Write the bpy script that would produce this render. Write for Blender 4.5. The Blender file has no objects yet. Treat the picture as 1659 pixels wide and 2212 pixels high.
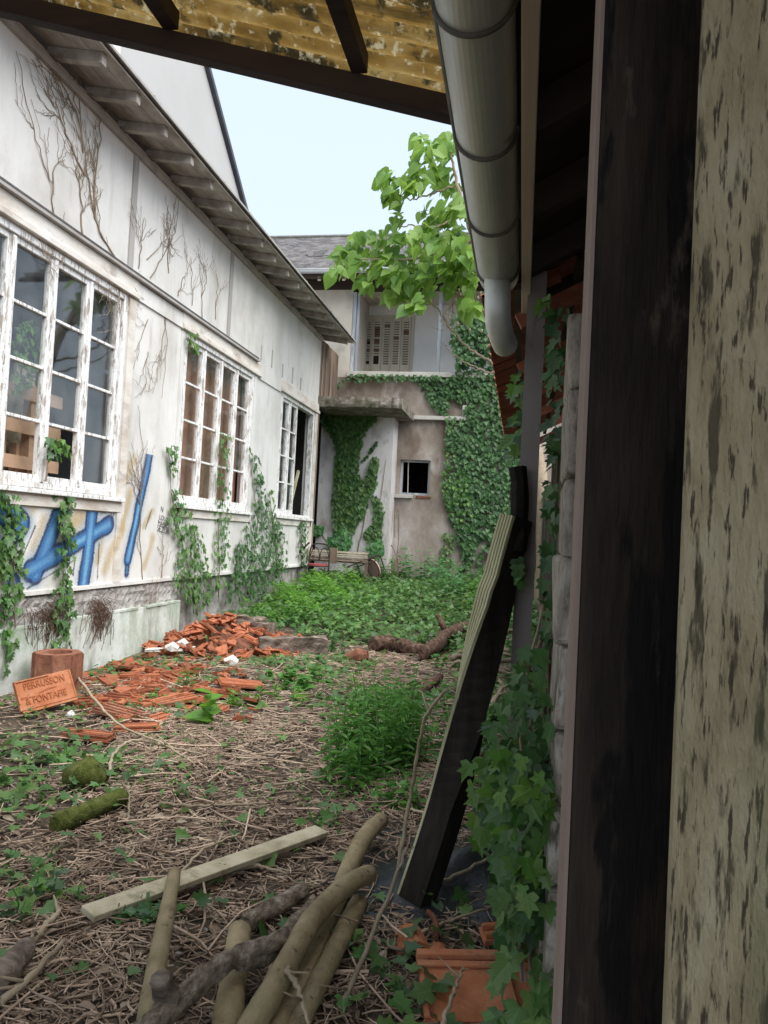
import bpy, math, random
import numpy as np
from mathutils import Vector, Matrix
random.seed(7); rng = np.random.default_rng(7)
S = bpy.context.scene
COL = S.collection
rad = math.radians

# ------------------------------------------------------------------ camera
FPX, CX, CY = 1661.0, 829.5, 1106.0            # the photograph measured as 1659 x 2212
PSI, TH, ROLL = rad(10.25), rad(1.76), rad(2.9)
CAM = Vector((0, 0, 1.5))
F_ = Vector((-math.sin(PSI)*math.cos(TH), math.cos(PSI)*math.cos(TH), math.sin(TH)))
R0 = Vector((math.cos(PSI), math.sin(PSI), 0)); U0 = R0.cross(F_)
R_ = math.cos(ROLL)*R0 + math.sin(ROLL)*U0
U_ = -math.sin(ROLL)*R0 + math.cos(ROLL)*U0
cd = bpy.data.cameras.new('camera'); cam = bpy.data.objects.new('camera', cd); COL.objects.link(cam)
cd.sensor_fit = 'VERTICAL'; cd.sensor_height = 36; cd.sensor_width = 27; cd.lens = FPX/2212*36
cd.clip_start = 0.02; cd.clip_end = 1000
m = Matrix((R_, U_, -F_)).transposed().to_4x4(); m.translation = CAM; cam.matrix_world = m
S.camera = cam

# ------------------------------------------------------------------ sky, sun, exposure
SUN_EL, SUN_AZ = rad(58), rad(125)              # azimuth clockwise from +Y
W = bpy.data.worlds.new('World'); S.world = W; W.use_nodes = True
nt = W.node_tree; nt.nodes.clear()
sky = nt.nodes.new('ShaderNodeTexSky'); sky.sky_type = 'NISHITA'; sky.sun_disc = False
sky.sun_elevation = SUN_EL; sky.sun_rotation = SUN_AZ; sky.dust_density = 2.5; sky.air_density = 1.0
mulc = nt.nodes.new('ShaderNodeMix'); mulc.data_type = 'RGBA'
mulc.inputs[0].default_value = 0.72
mulc.inputs[7].default_value = (6.1, 7.0, 8.2, 1)      # the overcast veil
nt.links.new(sky.outputs[0], mulc.inputs[6])
bg = nt.nodes.new('ShaderNodeBackground'); bg.inputs[1].default_value = 0.09
wo = nt.nodes.new('ShaderNodeOutputWorld')
nt.links.new(mulc.outputs[2], bg.inputs[0]); nt.links.new(bg.outputs[0], wo.inputs[0])
sd = bpy.data.lights.new('sun', 'SUN'); sd.energy = 3.2; sd.angle = rad(75); sd.color = (1, 0.97, 0.92)
sun = bpy.data.objects.new('sun', sd); COL.objects.link(sun)
sdir = Vector((math.sin(SUN_AZ)*math.cos(SUN_EL), math.cos(SUN_AZ)*math.cos(SUN_EL), math.sin(SUN_EL)))
sun.rotation_euler = sdir.to_track_quat('Z', 'Y').to_euler(); sun.location = (0, -5, 20)
vs = S.view_settings; vs.view_transform = 'Standard'; vs.look = 'None'; vs.gamma = 1; vs.exposure = 0.95
vs.use_curve_mapping = False
S.render.engine = 'CYCLES'

# ------------------------------------------------------------------ pixel helpers (a pixel gives a direction only)
def ray(x, y): return F_ + R_*((x-CX)/FPX) - U_*((y-CY)/FPX)
def onX(x, y, X): d = ray(x, y); return CAM + d*(X/d.x)
def onY(x, y, Y): d = ray(x, y); return CAM + d*(Y/d.y)
def onZ(x, y, Z=0.0): d = ray(x, y); return CAM + d*((Z-CAM.z)/d.z)
def sm(a, b, t):
    t = np.clip((t-a)/(b-a), 0, 1); return t*t*(3-2*t)
_ph = rng.uniform(0, 6.28, (14, 3)); _fr = [(0.7, .025), (1.3, .02), (2.4, .014), (4.3, .009), (7.9, .006), (13, .004), (21, .003)]
def wob(x, y):
    s = 0
    for i, (f, a) in enumerate(_fr):
        c, q = math.cos(i*1.7), math.sin(i*1.7)
        s = s + a*np.sin(f*(c*x+q*y)+_ph[i, 0])*np.cos(f*(-q*x+c*y)*.9+_ph[i, 1])
    return s
def g(x, y):
    x = np.asarray(x, float); y = np.asarray(y, float)
    h = .42*sm(10.4, 15.2, y)*(1-sm(18, 22, y))
    h = h + .28*np.exp(-((x-.15)/.55)**2)*sm(4.8, 7.5, y)
    return h + wob(x, y)*(1-sm(25, 40, np.abs(y)))*(1-sm(10, 20, np.abs(x)))
def onG(x, y, up=0.0):
    d = ray(x, y); p = onZ(x, y, up)
    for _ in range(12):
        p = onZ(x, y, float(g(p.x, p.y))+up)
    return p
def hash2(x, y, s):
    return np.sin(x*s+1.3)*np.sin(y*s*1.13+2.1)+.6*np.sin(x*s*2.1+y*s*.7+4)+.5*np.sin(-x*s*1.1+y*s*2.6+1)

# ------------------------------------------------------------------ materials
def M(name, cols, scale=4, detail=6, stretch=(1, 1, 1), rough=.85, bump=.25, bscale=None, rand=0.0, island=0.0,
      metal=0.0, stains=(), spec=.3, pos=(.3, .7), dist=0.0):
    mt = bpy.data.materials.new(name); mt.use_nodes = True; t = mt.node_tree; N = t.nodes; L = t.links
    b = N['Principled BSDF']; b.inputs['Roughness'].default_value = rough; b.inputs['Metallic'].default_value = metal
    b.inputs['Specular IOR Level'].default_value = spec
    tc = N.new('ShaderNodeTexCoord'); oi = N.new('ShaderNodeObjectInfo')
    ad = N.new('ShaderNodeVectorMath'); ad.operation = 'MULTIPLY_ADD'
    cm = N.new('ShaderNodeCombineXYZ')
    for k in range(3): L.new(oi.outputs['Random'], cm.inputs[k])
    L.new(cm.outputs[0], ad.inputs[0]); ad.inputs[1].default_value = (37, 53, 71) if rand else (0, 0, 0)
    L.new(tc.outputs['Object'], ad.inputs[2])
    def noise(sc, st, det=6, ds=0.0):
        mp = N.new('ShaderNodeMapping'); mp.inputs['Scale'].default_value = st; L.new(ad.outputs[0], mp.inputs[0])
        n = N.new('ShaderNodeTexNoise'); n.inputs['Scale'].default_value = sc; n.inputs['Detail'].default_value = det
        n.inputs['Roughness'].default_value = .62; n.inputs['Distortion'].default_value = ds
        L.new(mp.outputs[0], n.inputs[0]); return n.outputs[0]
    n1 = noise(scale, stretch, detail, dist)
    cr = N.new('ShaderNodeValToRGB'); e = cr.color_ramp.elements
    while len(e) < len(cols): e.new(.5)
    for i, c in enumerate(cols):
        e[i].position = pos[0]+(pos[1]-pos[0])*i/max(1, len(cols)-1); e[i].color = (*c, 1)
    L.new(n1, cr.inputs[0]); out = cr.outputs[0]
    for (c, sc, st, lo, hi, amt) in stains:
        n2 = noise(sc, st); mr = N.new('ShaderNodeMapRange'); mr.inputs[1].default_value = lo; mr.inputs[2].default_value = hi
        mr.inputs[3].default_value = 0; mr.inputs[4].default_value = amt
        L.new(n2, mr.inputs[0]); mx = N.new('ShaderNodeMix'); mx.data_type = 'RGBA'
        L.new(mr.outputs[0], mx.inputs[0]); L.new(out, mx.inputs[6]); mx.inputs[7].default_value = (*c, 1); out = mx.outputs[2]
    if rand or island:
        hs = N.new('ShaderNodeHueSaturation'); v = oi.outputs['Random']; amp = rand
        if island:
            ge = N.new('ShaderNodeNewGeometry'); v = ge.outputs['Random Per Island']; amp = island
        mr = N.new('ShaderNodeMapRange'); mr.inputs[3].default_value = 1-amp; mr.inputs[4].default_value = 1+amp
        L.new(v, mr.inputs[0]); L.new(mr.outputs[0], hs.inputs['Value']); L.new(out, hs.inputs['Color']); out = hs.outputs[0]
    L.new(out, b.inputs['Base Color'])
    if bump:
        n3 = noise(bscale or scale*4, stretch, 8); bp = N.new('ShaderNodeBump'); bp.inputs['Strength'].default_value = bump
        bp.inputs['Distance'].default_value = .02; L.new(n3, bp.inputs['Height']); L.new(bp.outputs[0], b.inputs['Normal'])
    return mt
def leafmat(name, cols, trans=.4, gloss=.14, rough=.42):
    mt = bpy.data.materials.new(name); mt.use_nodes = True; t = mt.node_tree; N = t.nodes; L = t.links; N.clear()
    ge = N.new('ShaderNodeNewGeometry'); oi = N.new('ShaderNodeObjectInfo'); a = N.new('ShaderNodeMath'); a.operation = 'ADD'
    L.new(ge.outputs['Random Per Island'], a.inputs[0]); L.new(oi.outputs['Random'], a.inputs[1])
    fr = N.new('ShaderNodeMath'); fr.operation = 'FRACT'; L.new(a.outputs[0], fr.inputs[0])
    cr = N.new('ShaderNodeValToRGB'); e = cr.color_ramp.elements
    while len(e) < len(cols): e.new(.5)
    for i, c in enumerate(cols): e[i].position = i/(len(cols)-1); e[i].color = (*c, 1)
    L.new(fr.outputs[0], cr.inputs[0])
    p = N.new('ShaderNodeBsdfPrincipled'); p.inputs['Roughness'].default_value = rough; p.inputs['Specular IOR Level'].default_value = gloss*3
    at = N.new('ShaderNodeAttribute'); at.attribute_name = 'leafpos'; sx = N.new('ShaderNodeSeparateXYZ'); L.new(at.outputs['Vector'], sx.inputs[0])
    def mth(op, a_, b_):
        q = N.new('ShaderNodeMath'); q.operation = op
        for i_, v_ in enumerate((a_, b_)):
            if isinstance(v_, (int, float)): q.inputs[i_].default_value = v_
            elif v_ is not None: L.new(v_, q.inputs[i_])
        return q.outputs[0]
    ax_ = mth('ABSOLUTE', sx.outputs[0], None); mid = mth('LESS_THAN', ax_, .022)
    sd2 = mth('FRACT', mth('SUBTRACT', mth('MULTIPLY', sx.outputs[1], 5.0), mth('MULTIPLY', ax_, 4.0)), None); side = mth('MULTIPLY', mth('LESS_THAN', sd2, .13), .6)
    vein = mth('MAXIMUM', mid, side); vm = N.new('ShaderNodeMix'); vm.data_type = 'RGBA'; L.new(mth('MULTIPLY', vein, .45), vm.inputs[0]); L.new(cr.outputs[0], vm.inputs[6])
    hv_ = N.new('ShaderNodeHueSaturation'); hv_.inputs['Value'].default_value = 1.9; hv_.inputs['Saturation'].default_value = .85; L.new(cr.outputs[0], hv_.inputs['Color']); L.new(hv_.outputs[0], vm.inputs[7])
    L.new(vm.outputs[2], p.inputs['Base Color'])
    tr = N.new('ShaderNodeBsdfTranslucent'); hs = N.new('ShaderNodeHueSaturation'); hs.inputs['Value'].default_value = 1.5
    hs.inputs['Hue'].default_value = .485; L.new(cr.outputs[0], hs.inputs['Color']); L.new(hs.outputs[0], tr.inputs[0])
    mx = N.new('ShaderNodeMixShader'); mx.inputs[0].default_value = trans
    L.new(p.outputs[0], mx.inputs[1]); L.new(tr.outputs[0], mx.inputs[2])
    o = N.new('ShaderNodeOutputMaterial'); L.new(mx.outputs[0], o.inputs[0]); return mt

X1 = (1, 1, 1); VZ = (1, 1, .12)
m_plaster = M('white_plaster', [(.54, .52, .49), (.70, .69, .66), (.77, .76, .74)], 1.1, 7, (1, 1, .7), .9, .18, 9,
              stains=[((.50, .46, .40), .9, (1, 1.6, .25), .52, .75, .55), ((.66, .53, .33), 1.3, (1, 1, .6), .62, .8, .35), ((.36, .34, .32), 7, (1, 1, .12), .58, .80, .6), ((.42, .39, .35), 14, X1, .6, .75, .35), ((.30, .27, .24), 2.3, (1, 1.3, .16), .6, .8, .5)])
m_soffit = M('weathered_soffit', [(.22, .19, .165), (.36, .33, .295), (.50, .47, .43)], 6, 6, (1, .5, 1), .95, .4)
m_trim = M('weathered_trim', [(.50, .43, .36), (.68, .64, .58), (.75, .73, .69)], 5, 6, (1, .4, 1), .9, .35,
           stains=[((.30, .25, .21), 4, (1, .5, 1), .58, .72, .7)])
m_grey = M('grey_batten', [(.32, .30, .28), (.46, .44, .42)], 5, 6, VZ, .9, .3)
m_peel = M('peeling_white_paint', [(.80, .80, .79), (.84, .84, .83)], 6, 5, X1, .7, .5, 60,
           stains=[((.45, .40, .35), 22, (1, 1, .22), .545, .575, .85), ((.24, .20, .17), 40, (1, 1, .25), .60, .63, .8)])
m_found = M('whitewashed_foundation', [(.50, .56, .50), (.66, .70, .66), (.74, .76, .73)], 1.8, 7, X1, .95, .4, 12,
            stains=[((.30, .37, .27), 2.4, (1, 1, .6), .45, .64, .8), ((.20, .19, .16), 3.2, (1, 1, .35), .53, .68, .75), ((.42, .38, .30), 9, X1, .58, .68, .6)])
m_stone = M('rough_grey_render', [(.22, .21, .20), (.38, .36, .34), (.52, .50, .48)], 9, 8, X1, .95, .9, 25,
            stains=[((.16, .12, .11), 3, (1, 1, .4), .55, .7, .6)])
m_house = M('damp_beige_render', [(.17, .13, .105), (.28, .235, .20), (.42, .37, .335)], 1.3, 9, (1, 1, .7), .95, .35, 14, pos=(.34, .66),
            stains=[((.13, .085, .06), 1.1, (1, 1, .6), .54, .68, .75), ((.56, .53, .52), 1.7, (1, 1, .5), .56, .70, .65), ((.22, .18, .15), 9, X1, .58, .7, .5)])
m_annex = M('pale_lilac_render', [(.40, .36, .34), (.64, .61, .605), (.78, .755, .76)], 1.4, 9, (1, 1, .5), .95, .25, 10,
            stains=[((.20, .145, .10), 1.3, (1, 1, .6), .54, .68, .8), ((.28, .25, .22), 8, (1, 1, .4), .58, .7, .5)])
m_cream = M('cream_render', [(.45, .41, .35), (.60, .56, .49)], 1.5, 7, X1, .95, .2, stains=[((.25, .24, .23), 1.6, X1, .52, .72, .7)])
m_loggia = M('loggia_paint', [(.66, .66, .68), (.76, .76, .78)], 1.2, 5, X1, .9, .1)
m_slabc = M('mossy_concrete', [(.10, .08, .06), (.22, .19, .16), (.38, .35, .31)], 5, 8, X1, .95, .8, 20,
            stains=[((.07, .075, .03), 4, X1, .52, .65, .7)])
m_conc = M('pale_concrete', [(.42, .40, .36), (.56, .54, .50)], 4, 6, X1, .95, .3)
m_slate = M('slate', [(.075, .07, .07), (.125, .115, .115)], 6, 4, X1, .65, .2, rand=.4, stains=[((.16, .145, .10), 5, X1, .58, .7, .5)])
m_slate2 = M('slate_far', [(.075, .07, .07), (.125, .115, .115)], 6, 4, X1, .65, .2, island=.4, stains=[((.16, .145, .10), 5, X1, .58, .7, .5)])
m_zinc = M('zinc_gutter', [(.46, .50, .46), (.62, .66, .62), (.72, .75, .72)], 3, 5, (1, .25, 1), .40, .06, 20, metal=.25, spec=.5,
           stains=[((.10, .09, .07), 9, (1, .9, 1), .62, .72, .8), ((.62, .66, .64), 2.2, (1, .15, 1), .55, .8, .5)])
m_zincd = M('dark_solder', [(.10, .10, .09), (.20, .20, .18)], 9, 5, X1, .6, .3)
m_zincl = M('light_zinc', [(.45, .48, .52), (.60, .63, .67)], 4, 4, (.2, 1, 1), .5, .05, metal=.2)
m_batten = M('raw_batten', [(.42, .34, .25), (.56, .48, .37), (.62, .55, .44)], 6, 6, (1, .06, 1), .85, .25, 20)
m_dark = M('dark_shaded_timber', [(.010, .008, .007), (.022, .018, .015), (.045, .036, .03)], 12, 7, VZ, .9, .5, 18)  # near-black timber; shade on the board and inside the shed is put into it
m_darkr = M('roof_timber', [(.035, .026, .02), (.06, .045, .035)], 5, 5, (.2, 1, 1), .9, .3)
m_beam = M('rusty_beam', [(.040, .028, .026), (.075, .055, .05)], 6, 6, (.15, 1, 1), .85, .35)
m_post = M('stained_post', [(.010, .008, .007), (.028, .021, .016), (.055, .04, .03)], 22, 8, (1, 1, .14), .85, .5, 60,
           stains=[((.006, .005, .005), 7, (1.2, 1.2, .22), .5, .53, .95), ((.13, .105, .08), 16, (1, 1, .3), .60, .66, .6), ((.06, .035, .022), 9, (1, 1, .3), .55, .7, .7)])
m_postl = M('daylit_edge', [(.24, .18, .15), (.38, .30, .26)], 14, 6, VZ, .8, .2)  # side of the post in daylight, its brightness put into the tone
m_pale = M('mottled_pale_post', [(.26, .215, .125), (.42, .36, .225), (.52, .465, .32)], 24, 8, (1, 1, .35), .9, .8, 70,
           stains=[((.045, .036, .025), 170, (1, 1, .14), .56, .62, .9), ((.06, .05, .032), 60, (1, 1, .18), .56, .63, .85), ((.17, .19, .09), 9, (1, 1, .4), .52, .68, .5)])
m_wood = M('brown_planks', [(.10, .07, .05), (.22, .165, .125), (.34, .27, .22)], 7, 7, VZ, .9, .5, rand=.25)
m_pallet = M('pallet_wood', [(.46, .29, .19), (.62, .42, .29)], 6, 5, X1, .85, .2, rand=.2)
m_panelb = M('brown_hardboard', [(.30, .14, .09), (.40, .195, .13)], 3, 5, VZ, .8, .1,
             stains=[((.30, .26, .22), 3, (1, 1, .2), .55, .8, .35)])
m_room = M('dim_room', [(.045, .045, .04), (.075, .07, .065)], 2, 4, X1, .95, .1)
m_logp = M('smooth_tan_bark', [(.19, .145, .075), (.31, .245, .14), (.40, .325, .20)], 7, 8, X1, .7, .5, 40, rand=.14, spec=.4,
           stains=[((.07, .055, .03), 34, X1, .63, .68, .85), ((.20, .20, .09), 5, X1, .52, .66, .5), ((.12, .085, .05), 9, X1, .6, .7, .5)])
m_logw = M('weathered_bark', [(.10, .075, .055), (.23, .185, .14), (.40, .345, .28)], 34, 9, (1, .6, 1), .95, 1.0, 70, rand=.15, pos=(.36, .66))
m_logr = M('rotten_timber', [(.05, .037, .028), (.16, .125, .10), (.34, .285, .235)], 18, 9, (.25, 1, 1), .95, .9, 30, rand=.2)
m_logred = M('reddish_rotten_log', [(.035, .02, .014), (.12, .068, .048), (.27, .18, .135)], 20, 9, X1, .95, .9, 30, rand=.2)
m_moss = M('moss', [(.04, .045, .015), (.10, .125, .022), (.17, .17, .06)], 22, 9, X1, 1, 1.0, 60)
m_deck = M('ridged_board', [(.36, .36, .20), (.50, .49, .31), (.58, .56, .41)], 5, 6, VZ, .85, .3)
m_plank = M('grey_plank', [(.26, .23, .15), (.42, .375, .265), (.52, .47, .36)], 8, 7, (1, 1, 1), .9, .4, 40, rand=.15,
            stains=[((.12, .11, .06), 9, X1, .58, .68, .6)])
m_terra = M('terracotta', [(.24, .075, .035), (.37, .125, .062), (.47, .20, .115)], 5, 7, X1, .9, .5, 40, rand=.38,
            stains=[((.09, .05, .035), 5, X1, .55, .7, .7), ((.40, .31, .25), 9, X1, .62, .72, .5)])
m_terra2 = M('terracotta_clean', [(.38, .125, .055), (.48, .185, .09), (.52, .24, .14)], 9, 8, X1, .9, .35, 60,
             stains=[((.20, .10, .065), 16, X1, .58, .7, .6)])
m_terrad = M('old_terracotta', [(.13, .055, .035), (.25, .105, .065), (.34, .17, .115)], 9, 8, X1, .9, .4, 40, rand=.2)
m_under = M('tile_underside', [(.26, .085, .05), (.36, .13, .08), (.44, .19, .125)], 11, 6, (.3, 2, 1), .9, .4, 40, rand=.2)
m_twig = M('dry_straw_twigs', [(.24, .17, .125), (.40, .30, .225), (.54, .43, .33)], 6, 4, X1, .9, 0, island=.5)
m_chip = M('bark_litter', [(.13, .09, .065), (.30, .22, .16), (.44, .345, .25)], 6, 4, X1, .9, 0, island=.5)
m_stick = M('dry_stick', [(.24, .19, .13), (.42, .35, .25)], 12, 5, X1, .9, .3, rand=.3)
m_vine = M('dead_vine', [(.20, .155, .11), (.33, .265, .20)], 12, 5, X1, .95, .3, rand=.2)
m_iron = M('rusty_black_iron', [(.02, .016, .014), (.05, .038, .032)], 12, 5, X1, .6, .3)
m_steel = M('grey_steel_post', [(.24, .21, .20), (.33, .295, .285)], 3, 6, VZ, .6, .15,
            stains=[((.14, .07, .04), 9, (1, 1, .4), .62, .7, .7)])
m_vinyl = M('red_vinyl', [(.30, .05, .06), (.42, .09, .10)], 9, 5, X1, .6, .15)
m_vinyl2 = M('faded_pink_vinyl', [(.38, .22, .22), (.50, .34, .34)], 9, 5, X1, .7, .15)
m_white = M('white_rubble', [(.62, .60, .56), (.76, .74, .71)], 9, 5, X1, .9, .4)
m_black = M('plastic_and_hole_black', [(.010, .011, .013), (.022, .024, .027)], 6, 6, X1, .38, .5, 14, spec=.5)
m_gable = M('neighbour_render', [(.44, .435, .425), (.49, .485, .475)], .4, 4, X1, .95, .05)
m_verge = M('dark_verge', [(.06, .065, .08), (.10, .105, .12)], 3, 3, X1, .7, .1)
m_cable = M('ribbed_conduit', [(.11, .105, .10), (.17, .165, .155)], 9, 3, X1, .8, .2)
m_blue = M('blue_grey_paint', [(.22, .25, .29), (.38, .41, .45)], 6, 6, VZ, .8, .3, stains=[((.62, .60, .57), 6, (1, 1, .2), .5, .62, .7)])
m_shut = M('dirty_cream_shutter', [(.42, .38, .31), (.52, .48, .41)], 4, 5, VZ, .85, .15)
m_slot = M('rusted_louvre', [(.14, .085, .055), (.25, .17, .12)], 6, 4, X1, .9, .2)
m_nstone = M('rough_white_stone', [(.16, .135, .11), (.40, .36, .31), (.58, .54, .48)], 26, 9, (1, 1, .45), .95, 1.0, 60, rand=.1,
             stains=[((.10, .08, .06), 22, (1, 1, .3), .55, .64, .8)])
m_stonew = M('dark_wall', [(.05, .045, .035), (.10, .09, .07)], 5, 7, X1, .95, .8)
m_soil = M('damp_soil', [(.030, .022, .017), (.075, .056, .042), (.14, .108, .08)], 6, 10, X1, .95, 1.0, 22, pos=(.28, .72),
           stains=[((.055, .068, .022), 1.3, X1, .56, .72, .6), ((.23, .17, .13), 30, X1, .56, .66, .75), ((.020, .017, .015), 1.1, X1, .57, .7, .5)])
m_root = M('pale_root', [(.26, .20, .14), (.42, .34, .25)], 9, 6, X1, .9, .4, rand=.2)

G_ivyd = leafmat('ivy_leaf', [(.03, .085, .024), (.05, .135, .035), (.075, .175, .05), (.045, .11, .045)], .28)
G_ivyl = leafmat('ivy_leaf_light', [(.05, .15, .022), (.09, .21, .035), (.13, .27, .04), (.06, .14, .04), (.10, .17, .10)], .35)
G_ivym = leafmat('ivy_leaf_mixed', [(.045, .12, .032), (.075, .185, .045), (.11, .235, .06), (.075, .145, .06), (.15, .26, .07), (.04, .10, .03)], .32)
G_tree = leafmat('tree_leaf', [(.12, .25, .035), (.17, .31, .05), (.22, .36, .07), (.10, .22, .045)], .48)
G_weed = leafmat('weed_leaf', [(.06, .19, .03), (.09, .25, .045), (.13, .31, .06)], .4)
G_fern = leafmat('bright_weed', [(.09, .26, .03), (.13, .32, .04), (.18, .38, .06)], .45)
G_laur = leafmat('broad_leaf', [(.06, .16, .05), (.10, .23, .07), (.16, .29, .08)], .3)
G_nett = leafmat('nettle_leaf', [(.08, .22, .08), (.12, .29, .11), (.10, .26, .07)], .35)
G_dead = leafmat('dead_leaf', [(.16, .10, .06), (.28, .20, .13), (.36, .30, .22), (.20, .12, .08)], .15)

def glassmat():
    mt = bpy.data.materials.new('dusty_glass'); mt.use_nodes = True; t = mt.node_tree; N = t.nodes; L = t.links; N.clear()
    gl = N.new('ShaderNodeBsdfGlossy'); gl.inputs['Roughness'].default_value = .03; gl.inputs[0].default_value = (1, 1, 1, 1)
    tr = N.new('ShaderNodeBsdfTransparent'); tr.inputs[0].default_value = (.96, .975, .97, 1)
    df = N.new('ShaderNodeBsdfDiffuse'); df.inputs[0].default_value = (.42, .44, .44, 1)
    tc = N.new('ShaderNodeTexCoord'); n = N.new('ShaderNodeTexNoise'); n.inputs['Scale'].default_value = 3.2; n.inputs['Detail'].default_value = 6
    L.new(tc.outputs['Object'], n.inputs[0]); mr = N.new('ShaderNodeMapRange')
    mr.inputs[1].default_value = .4; mr.inputs[2].default_value = .8; mr.inputs[3].default_value = .01; mr.inputs[4].default_value = .12
    L.new(n.outputs[0], mr.inputs[0]); a = N.new('ShaderNodeMixShader'); L.new(mr.outputs[0], a.inputs[0]); L.new(tr.outputs[0], a.inputs[1]); L.new(df.outputs[0], a.inputs[2])
    fr = N.new('ShaderNodeFresnel'); gb = N.new('ShaderNodeNewGeometry'); io = N.new('ShaderNodeMapRange'); io.inputs[3].default_value = 1.45; io.inputs[4].default_value = 1/1.45
    L.new(gb.outputs['Backfacing'], io.inputs[0]); L.new(io.outputs[0], fr.inputs[0]); b = N.new('ShaderNodeMixShader')
    L.new(fr.outputs[0], b.inputs[0]); L.new(a.outputs[0], b.inputs[1]); L.new(gl.outputs[0], b.inputs[2])
    o = N.new('ShaderNodeOutputMaterial'); L.new(b.outputs[0], o.inputs[0]); return mt
m_glass = glassmat()
def sheetmat():
    mt = M('lichened_translucent_sheet', [(.085, .048, .012), (.23, .14, .038), (.38, .28, .11)], 5, 9, (.8, 2.0, 1), .85, .2, 40,
           stains=[((.025, .022, .012), 9, (1, 1.2, 1), .53, .60, .92), ((.60, .54, .36), 34, X1, .56, .66, .7), ((.05, .038, .016), 1.0, (1.2, 26, 1), .5, .62, .75)])
    N = mt.node_tree.nodes; L = mt.node_tree.links; p = N['Principled BSDF']
    src = p.inputs['Base Color'].links[0].from_socket
    tr = N.new('ShaderNodeBsdfTranslucent'); L.new(src, tr.inputs[0]); mx = N.new('ShaderNodeMixShader'); mx.inputs[0].default_value = .45
    L.new(p.outputs[0], mx.inputs[1]); L.new(tr.outputs[0], mx.inputs[2])
    L.new(mx.outputs[0], N['Material Output'].inputs[0]); return mt
m_sheet = sheetmat()

# ------------------------------------------------------------------ mesh helpers
def newobj(name, me, mat=None, parent=None):
    o = bpy.data.objects.new(name, me); COL.objects.link(o)
    if mat is not None and me is not None and not me.materials: me.materials.append(mat)
    if parent is not None:
        o.parent = parent; o.matrix_parent_inverse = Matrix.Translation(-wloc(parent))
    return o
def wloc(o):
    v = Vector((0, 0, 0))
    while o is not None and o.type == 'EMPTY': v = v + o.location; o = o.parent
    return v
def tag(o, label, cat, group=None, kind=None):
    o['label'] = label; o['category'] = cat
    if group: o['group'] = group
    if kind: o['kind'] = kind
    return o
def thing(name, label, cat, loc=(0, 0, 0), group=None):
    o = bpy.data.objects.new(name, None); COL.objects.link(o); o.location = loc; o.empty_display_size = .1
    return tag(o, label, cat, group)

class MB:
    def __init__(s): s.v = []; s.f = []; s.sm = False
    def poly(s, pts):
        i = len(s.v); s.v += [tuple(p) for p in pts]; s.f.append(tuple(range(i, i+len(pts))))
    def box(s, x0, x1, y0, y1, z0, z1):
        i = len(s.v)
        s.v += [(x0, y0, z0), (x1, y0, z0), (x1, y1, z0), (x0, y1, z0), (x0, y0, z1), (x1, y0, z1), (x1, y1, z1), (x0, y1, z1)]
        s.f += [tuple(i+k for k in q) for q in ((0, 3, 2, 1), (4, 5, 6, 7), (0, 1, 5, 4), (1, 2, 6, 5), (2, 3, 7, 6), (3, 0, 4, 7))]
        return s
    def obox(s, c, a, b, d):            # centre, three half-axis vectors
        c, a, b, d = Vector(c), Vector(a), Vector(b), Vector(d); i = len(s.v)
        for k in (-1, 1):
            for (p, q) in ((-1, -1), (1, -1), (1, 1), (-1, 1)): s.v.append(tuple(c+a*p+b*q+d*k))
        s.f += [tuple(i+k for k in q) for q in ((0, 3, 2, 1), (4, 5, 6, 7), (0, 1, 5, 4), (1, 2, 6, 5), (2, 3, 7, 6), (3, 0, 4, 7))]
        return s
    def bar(s, p, q, w, h, up=(0, 0, 1)):
        p, q = Vector(p), Vector(q); d = (q-p); u = Vector(up); sd_ = d.cross(u).normalized(); u2 = sd_.cross(d).normalized()
        return s.obox((p+q)/2, sd_*w/2, u2*h/2, d/2)
    def tube(s, pts, r, n=6, cap=True, lump=0.0):
        pts = [Vector(p) for p in pts]; k = len(pts); rr = r if hasattr(r, '__len__') else [r]*k
        t = (pts[1]-pts[0]).normalized(); a = t.orthogonal().normalized(); i0 = len(s.v)
        for j in range(k):
            t2 = (pts[min(j+1, k-1)]-pts[max(j-1, 0)]).normalized()
            a = (a-t2*a.dot(t2)).normalized(); b = t2.cross(a)
            for q in range(n):
                an = 6.28318*q/n; rad_ = rr[j]*(1+(random.uniform(-lump, lump) if lump else 0))
                s.v.append(tuple(pts[j]+(a*math.cos(an)+b*math.sin(an))*rad_))
        for j in range(k-1):
            for q in range(n):
                x = i0+j*n+q; y = i0+j*n+(q+1) % n; s.f.append((x, y, y+n, x+n))
        if cap:
            s.f.append(tuple(i0+q for q in range(n))[::-1]); s.f.append(tuple(i0+(k-1)*n+q for q in range(n)))
        return s
    def prism(s, pts, off):
        i = len(s.v); n = len(pts); off = Vector(off)
        s.v += [tuple(Vector(p)) for p in pts]+[tuple(Vector(p)+off) for p in pts]
        s.f += [tuple(range(i, i+n))[::-1], tuple(range(i+n, i+2*n))]
        s.f += [(i+k, i+(k+1) % n, i+n+(k+1) % n, i+n+k) for k in range(n)]
        return s
    def jit(s, a):
        s.v = [(x+random.uniform(-a, a), y+random.uniform(-a, a), z+random.uniform(-a, a)) for x, y, z in s.v]; return s
    def mesh(s, name, smooth=False):
        me = bpy.data.meshes.new(name); me.from_pydata(s.v, [], s.f); me.update()
        if smooth: me.polygons.foreach_set('use_smooth', [True]*len(me.polygons))
        return me
    def build(s, name, mat, parent=None, smooth=False, bevel=0):
        o = newobj(name, s.mesh(name, smooth), mat, parent)
        if bevel:
            b = o.modifiers.new('bevel', 'BEVEL'); b.width = bevel; b.segments = 2; b.limit_method = 'ANGLE'
        return o
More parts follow.
